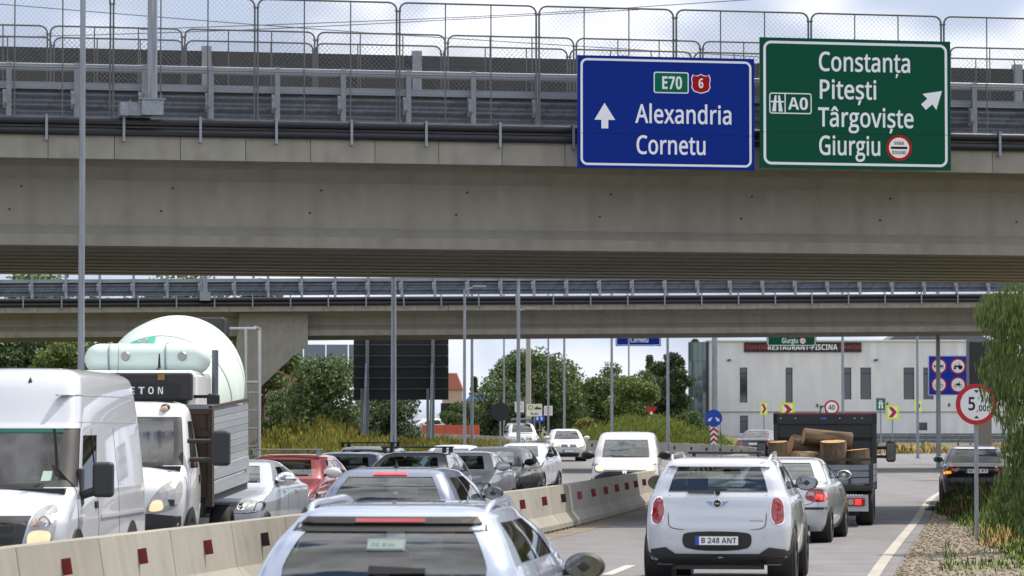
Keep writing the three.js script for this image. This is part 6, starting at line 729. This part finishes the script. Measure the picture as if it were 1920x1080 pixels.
// ---------- concrete mixer behind it ----------
{
  const o = thing('mixer_truck', 'concrete mixer truck with a pale mint drum and a visor lettered BETON', 'truck'), mint = std(lin(0.62, 0.74, 0.70), 0.5), wh = paintOf(0.75, 0.77, 0.76);
  const cabG = rbx(2.4, 2.1, 1.9, 0.14, 0, 1.86, 0.95, 4); mesh('cab', cabG, wh, o); mesh('windscreen', rbx(2.1, 0.75, 0.06, 0.02, 0, 2.02, -0.01), new THREE.MeshPhysicalMaterial({ color: lin(0.012, 0.02, 0.03), roughness: 0.04, ior: 1.8 }), o);
  const v = mesh('sun_visor', rbx(2.3, 0.48, 0.2, 0.05, 0, 2.62, -0.12, 3), M.plastic, o), f = mesh('visor_print', new THREE.PlaneGeometry(1.9, 0.26), new THREE.MeshStandardMaterial({ roughness: 0.5, map: canvasTex(760, 104, (c, w, h) => { c.fillStyle = '#202226'; c.fillRect(0, 0, w, h); c.fillStyle = '#eceeee'; ['B', 'E', 'T', 'O', 'N'].forEach((s, i) => words(c, s, 335 + i * 66, 76, 50, 46)); }) }), v); f.position.set(0, 2.55, -0.224); f.rotation.y = Math.PI;
  mesh('fringe', merge(Array.from({ length: 24 }, (_, i) => bx(0.06, 0.07 + 0.03 * Math.sin(i * 1.1), 0.01, -1 + i * 0.087, 2.33, -0.05))), std(lin(0.03, 0.07, 0.04), 0.9), o); mesh('visor_lamp', bx(0.12, 0.1, 0.04, -0.62, 2.78, -0.23), lensOf(0.35, 0.2, 0.05), o);
  mesh('roof_tank', merge([new THREE.CapsuleGeometry(0.27, 1.7, 6, 20).rotateZ(Math.PI / 2).translate(-0.2, 3.12, 0.9)]), mint, o); for (const x of [-0.85, 0.15]) { mesh('tank_strap', new THREE.TorusGeometry(0.28, 0.014, 6, 28).rotateY(Math.PI / 2).translate(x + 0.3, 3.12, 0.9), M.galv, o); const hn = mesh('tank_lamp', new THREE.CylinderGeometry(0.09, 0.06, 0.06, 18).rotateX(Math.PI / 2).translate(x, 3.16, 0.62), M.galv, o); mesh('lamp_glass', new THREE.CylinderGeometry(0.07, 0.07, 0.01, 18).rotateX(Math.PI / 2).translate(x, 3.16, 0.585), M.headLens, hn); }
  mesh('beacon', merge([rod(V(-0.5, 2.9, 0.3), V(-0.5, 3.2, 0.3), 0.03, 0.012), new THREE.ConeGeometry(0.09, 0.06, 12).translate(-0.5, 2.94, 0.3)]), M.black, o); mesh('exhaust', rod(V(-1.25, 2.4, 1.9), V(-1.25, 3.3, 1.9), 0.06), M.galvDark, o);
  for (const s of [-1, 1]) { const g = part('mirror', o); g.position.set(s * 1.5, 2.25, -0.05); mesh('housing', rbx(0.22, 0.5, 0.14, 0.05), M.black, g); mesh('arm', rod(V(-s * 0.35, 0.2, 0.1), V(0, 0.2, 0), 0.03), M.black, g); }
  // drum: axis tilted up to the rear
  const dp = [[0.02, -2.35], [0.55, -2.3], [0.8, -2.1], [1.27, -0.75], [1.34, -0.2], [1.34, 0.5], [1.2, 1.4], [0.75, 2.4], [0.62, 2.5], [0.5, 2.5]].map(([a, b]) => new THREE.Vector2(a, b)), dg = new THREE.LatheGeometry(new THREE.SplineCurve(dp).getPoints(60), 56).rotateX(Math.PI / 2 - 0.24).translate(0, 2.55, 4.7); const drum = mesh('drum', dg, mint, o);
  const dv = (a, r, z) => V(Math.sin(a) * r, Math.cos(a) * r, z).applyAxisAngle(V(1, 0, 0), -0.24).add(V(0, 2.55, 4.7)); const sq = (a0, a1, z0, z1) => { const pr = (z) => { const i = dp.findIndex((p) => p.y > z), t = (z - dp[i - 1].y) / (dp[i].y - dp[i - 1].y); return dp[i - 1].x + (dp[i].x - dp[i - 1].x) * t + 0.035; }, pos = []; for (let i = 0; i < 6; i++) for (let j = 0; j < 3; j++) { const c = (u, w) => { const z = z0 + (z1 - z0) * w / 3; return dv(a0 + (a1 - a0) * u / 6, pr(z), z).toArray(); }; pos.push(...c(i, j), ...c(i + 1, j), ...c(i + 1, j + 1), ...c(i, j), ...c(i + 1, j + 1), ...c(i, j + 1)); } const g = new THREE.BufferGeometry(); g.setAttribute('position', new THREE.Float32BufferAttribute(pos, 3)); g.computeVertexNormals(); return strip(g); };
  for (const [a0, a1, m] of [[0.12, 0.24, 0], [0.26, 0.36, 1], [0.38, 0.5, 0]]) mesh('drum_mark', sq(a0 - 0.05, a1 - 0.05, -1.05, -0.8), std(m ? lin(0.25, 0.33, 0.33) : lin(0.08, 0.42, 0.33), 0.5), drum); mesh('drum_lettering', merge([0, 1, 2, 3, 4, 5, 6].map((i) => sq(0.62 + i * 0.07, 0.66 + i * 0.07, -1.3, -0.95))), std(lin(0.2, 0.24, 0.25), 0.6), drum);
  mesh('drum_seam', merge([-0.75, 0.5].map((z) => { const r = 1.35, g = new THREE.TorusGeometry(z < 0 ? 1.275 : r - 0.01, 0.01, 5, 60).translate(0, 0, z).rotateX(-0.24).translate(0, 2.55, 4.7); return g; })), std(lin(0.45, 0.55, 0.52), 0.6), drum); mesh('drum_ring', new THREE.TorusGeometry(0.7, 0.07, 8, 40).translate(0, 0, 2.3).rotateX(-0.24).translate(0, 2.55, 4.7), M.galvDark, drum);
  mesh('chassis', merge([bx(0.2, 0.3, 8.2, -0.45, 0.95, 4.4), bx(0.2, 0.3, 8.2, 0.45, 0.95, 4.4), bx(1.6, 0.7, 0.4, 0, 1.4, 2.3), bx(1.6, 1.5, 0.3, 0, 1.8, 7.0)]), M.black, o); mesh('hopper', rbx(1.1, 0.35, 0.8, 0.05, -0.3, 3.85, 6.3), M.plastic, o);
  const wm = std(lin(0.62, 0.63, 0.6), 0.6); mesh('ladder', merge([rod(V(-1.35, 1.0, 7.3), V(-1.35, 3.85, 7.3), 0.035), rod(V(-1.08, 1.0, 7.3), V(-1.08, 3.85, 7.3), 0.03), ...[1.2, 1.55, 1.9, 2.25, 2.6].map((y) => rod(V(-1.35, y, 7.3), V(-1.08, y, 7.3), 0.018)), rod(V(-1.35, 3.85, 7.3), V(-0.6, 3.85, 7.3), 0.03), rod(V(-0.6, 3.85, 7.3), V(-0.6, 2.75, 7.3), 0.025), rod(V(-1.35, 2.8, 7.3), V(-0.5, 2.8, 7.3), 0.03), rod(V(-1.35, 3.85, 7.3), V(-1.35, 3.85, 6.6), 0.03)]), wm, o);
  for (const s of [-1, 1]) for (const z of [0.9, 5.6, 6.9]) wheel(o, s * 1.02, 0.5, z, 0.5, 0.34, M.galvDark); mesh('bumper', rbx(2.4, 0.5, 0.3, 0.06, 0, 0.65, 0.05), wh, o); for (const s of [-1, 1]) mesh('headlight', rbx(0.35, 0.2, 0.05, 0.02, s * 0.85, 0.78, -0.1), M.headLens, o);
  place(o, 240, 57.4, 3, true);
}
// ---------- flatbed truck loaded with logs, seen from behind ----------
{
  const o = thing('log_truck', 'dark-framed flatbed truck with silver drop sides carrying cut logs', 'truck'), side = std(lin(0.5, 0.54, 0.58), 0.35, 0.55, { map: galvMap });
  mesh('cab', rbx(1.9, 1.5, 1.5, 0.15, 0, 1.45, -3.3, 4), paintOf(0.02, 0.022, 0.03), o); mesh('bed_floor', bx(2.06, 0.1, 3.6, 0, 0.95, -0.6), M.plastic, o);
  mesh('head_frame', merge([bx(0.09, 1.55, 0.1, -1.0, 1.72, -2.42), bx(0.09, 1.55, 0.1, 1.0, 1.72, -2.42), bx(2.1, 0.2, 0.1, 0, 2.37, -2.42), bx(2.0, 0.35, 0.05, 0, 2.1, -2.44), bx(2.0, 0.7, 0.05, 0, 1.3, -2.44), bx(0.4, 0.4, 0.05, -0.78, 1.8, -2.44), bx(0.4, 0.4, 0.05, 0.78, 1.8, -2.44)]), std(lin(0.018, 0.02, 0.026), 0.5), o); mesh('red_edge', bx(2.08, 0.025, 0.11, 0, 2.485, -2.42), std(lin(0.3, 0.02, 0.03), 0.5), o); mesh('frame_badge', bx(0.12, 0.05, 0.01, -0.03, 2.38, -2.364), std(lin(0.05, 0.1, 0.3), 0.4), o); for (const x of [-0.9, -0.6, 0.3, 0.6, 0.75]) mesh('frame_bolt', new THREE.SphereGeometry(0.016, 8, 6).translate(x, 2.38, -2.365), M.chrome, o);
  const bars = []; for (let i = 0; i < 16; i++) bars.push(bx(0.008, 0.4, 0.012, -0.55 + i * 0.073, 1.8, -2.42)); for (let i = 0; i < 6; i++) bars.push(bx(1.15, 0.008, 0.012, 0, 1.63 + i * 0.07, -2.42)); mesh('window_grid', bars, M.galvDark, o);
  for (let i = 0; i < 3; i++) mesh('tail_board', rbx(1.96, 0.115, 0.035, 0.012, 0, 1.09 + i * 0.125, 1.2, 1), side, o); mesh('tail_frame', merge([bx(2.08, 0.05, 0.06, 0, 1.5, 1.2), bx(2.08, 0.06, 0.06, 0, 0.97, 1.2), bx(0.07, 0.56, 0.08, -1.02, 1.22, 1.2), bx(0.07, 0.56, 0.08, 1.02, 1.22, 1.2), bx(0.05, 0.3, 0.03, 0.6, 1.1, 1.24)]), M.plastic, o); for (const s of [-1, 1]) for (let i = 0; i < 3; i++) mesh('side_board', rbx(0.035, 0.115, 3.5, 0.012, s * 1.03, 1.09 + i * 0.125, -0.6, 1), side, o);
  mesh('rear_beam', bx(1.9, 0.32, 0.1, 0, 0.66, 1.02), std(lin(0.42, 0.45, 0.48), 0.5, 0.3), o); for (const s of [1, -1]) { const t = mesh('taillight', rbx(0.42, 0.15, 0.06, 0.02, s * 0.68, 0.68, 1.1), M.redLens, o); mesh('brake_lamp', rbx(0.13, 0.11, 0.02, 0.01, s * 0.76, 0.68, 1.138), M.redLit, t); mesh('reverse_lamp', rbx(0.1, 0.11, 0.02, 0.01, s * 0.62, 0.68, 1.138), M.headLens, t); mesh('indicator', rbx(0.08, 0.11, 0.02, 0.01, s * 0.52, 0.68, 1.138), M.amber, t); }
  mesh('maker_letters', merge(Array.from({ length: 7 }, (_, i) => bx(0.035, 0.035, 0.01, 0.5 + i * 0.055, 0.81, 1.076))), M.chrome, o); mesh('blue_sticker', bx(0.2, 0.14, 0.01, -0.0, 0.9, 1.16), std(lin(0.02, 0.05, 0.15), 0.5), o); mesh('marker', bx(0.12, 0.05, 0.02, 0.42, 0.9, 1.15), M.amber, o);
  mesh('chassis', merge([bx(0.12, 0.22, 5.6, -0.4, 0.72, -1.7), bx(0.12, 0.22, 5.6, 0.4, 0.72, -1.7), bx(1.5, 0.2, 0.3, 0, 0.5, 0.4)]), M.black, o);
  for (const s of [-1, 1]) { wheel(o, s * 0.86, 0.37, -0.1, 0.37, 0.34, M.galvDark); wheel(o, s * 0.86, 0.37, -3.4, 0.37, 0.24, M.galvDark); const g = part('mirror', o); g.position.set(s * 1.32, 1.62, -3.0); mesh('housing', rbx(0.2, 0.42, 0.14, 0.06, 0, 0, 0, 4), M.black, g); mesh('mirror_glass', bx(0.16, 0.35, 0.01, 0, 0, 0.073), M.mirrorGlass, g); mesh('arm', merge([rod(V(-s * 0.4, 0.08, 0), V(0, 0.08, 0), 0.03), rod(V(-s * 0.4, -0.1, 0), V(0, -0.1, 0), 0.03)]), M.black, g); }
  place(o, 1538, 65, 7.5, false); for (const c of o.children) if (c.name !== 'wheel') c.position.y -= /head_frame|red_edge|frame_|window_grid/.test(c.name) ? 0.28 : 0.2; o.updateMatrixWorld();
  const barkT = tex(256, 256, (u, v) => { const n = tile((a, b) => fbm(a * 3, b * 0.6, 3, 5), u, v, 6), k = 98 + (n - 0.5) * 120; return [k, k * 0.84, k * 0.66]; }), endT = tex(256, 256, (u, v) => { const r = Math.hypot(u - 0.5, v - 0.5), n = fbm(u * 5, v * 5, 2, 4), k = 180 + 22 * Math.sin((r * 60 + n * 4)) + (n - 0.5) * 60; return [k, k * 0.8, k * 0.56]; }), bM = std(0xffffff, 0.95, 0, { map: barkT, bumpMap: barkT, bumpScale: 0.03 }), eM = std(0xffffff, 0.95, 0, { map: endT });
  const log = (label, x, y, z, r, l, rx, ry, rz, seed) => { const g = new THREE.CylinderGeometry(r, r * 1.06, l, 22, 4, true), p = g.attributes.position, q = rng(seed); for (let i = 0; i < p.count; i++) { const a = Math.atan2(p.getZ(i), p.getX(i)), k = 0.9 + 0.22 * vnoise(Math.cos(a) * 2 + seed, Math.sin(a) * 2, p.getY(i) * 3); p.setX(i, p.getX(i) * k); p.setZ(i, p.getZ(i) * k); } g.computeVertexNormals(); const w = V(x, y - 0.2, z).applyMatrix4(o.matrixWorld), t = thing('cut_log', label, 'log', w.x, w.y, w.z, 0, 'logs on the flatbed truck'); t.rotation.set(rx, ry, rz); mesh('bark', g, bM, t); for (const s of [-1, 1]) mesh('cut_end', new THREE.CircleGeometry(r * 0.97, 22).rotateX(-s * Math.PI / 2).translate(0, s * l / 2, 0), eM, t); };
  log('upright rough cut log at the left end of the truck load', -0.78, 1.42, 0.8, 0.19, 0.85, 0.1, 0, 0.05, 1); log('short brown log lying low beside the upright log in the truck', -0.28, 1.42, 0.75, 0.24, 0.5, 0, 0.5, 1.5, 2); log('thick cut log standing in the middle of the truck load', 0.28, 1.45, 0.75, 0.25, 0.8, 0.1, 0.4, 0.04, 3); log('brown log block at the right end of the truck load', 0.76, 1.38, 0.7, 0.22, 0.62, 0, 0.2, 0.1, 4); log('split log lying on top of the truck load', 0.15, 1.9, 0.45, 0.16, 0.95, 0.1, 0.1, 1.45, 5); log('pale-ended log lying behind the upright logs in the truck', -0.15, 1.7, 0.2, 0.2, 0.9, 0, 0.2, 1.4, 6);
}
renderer.render(scene, camera);
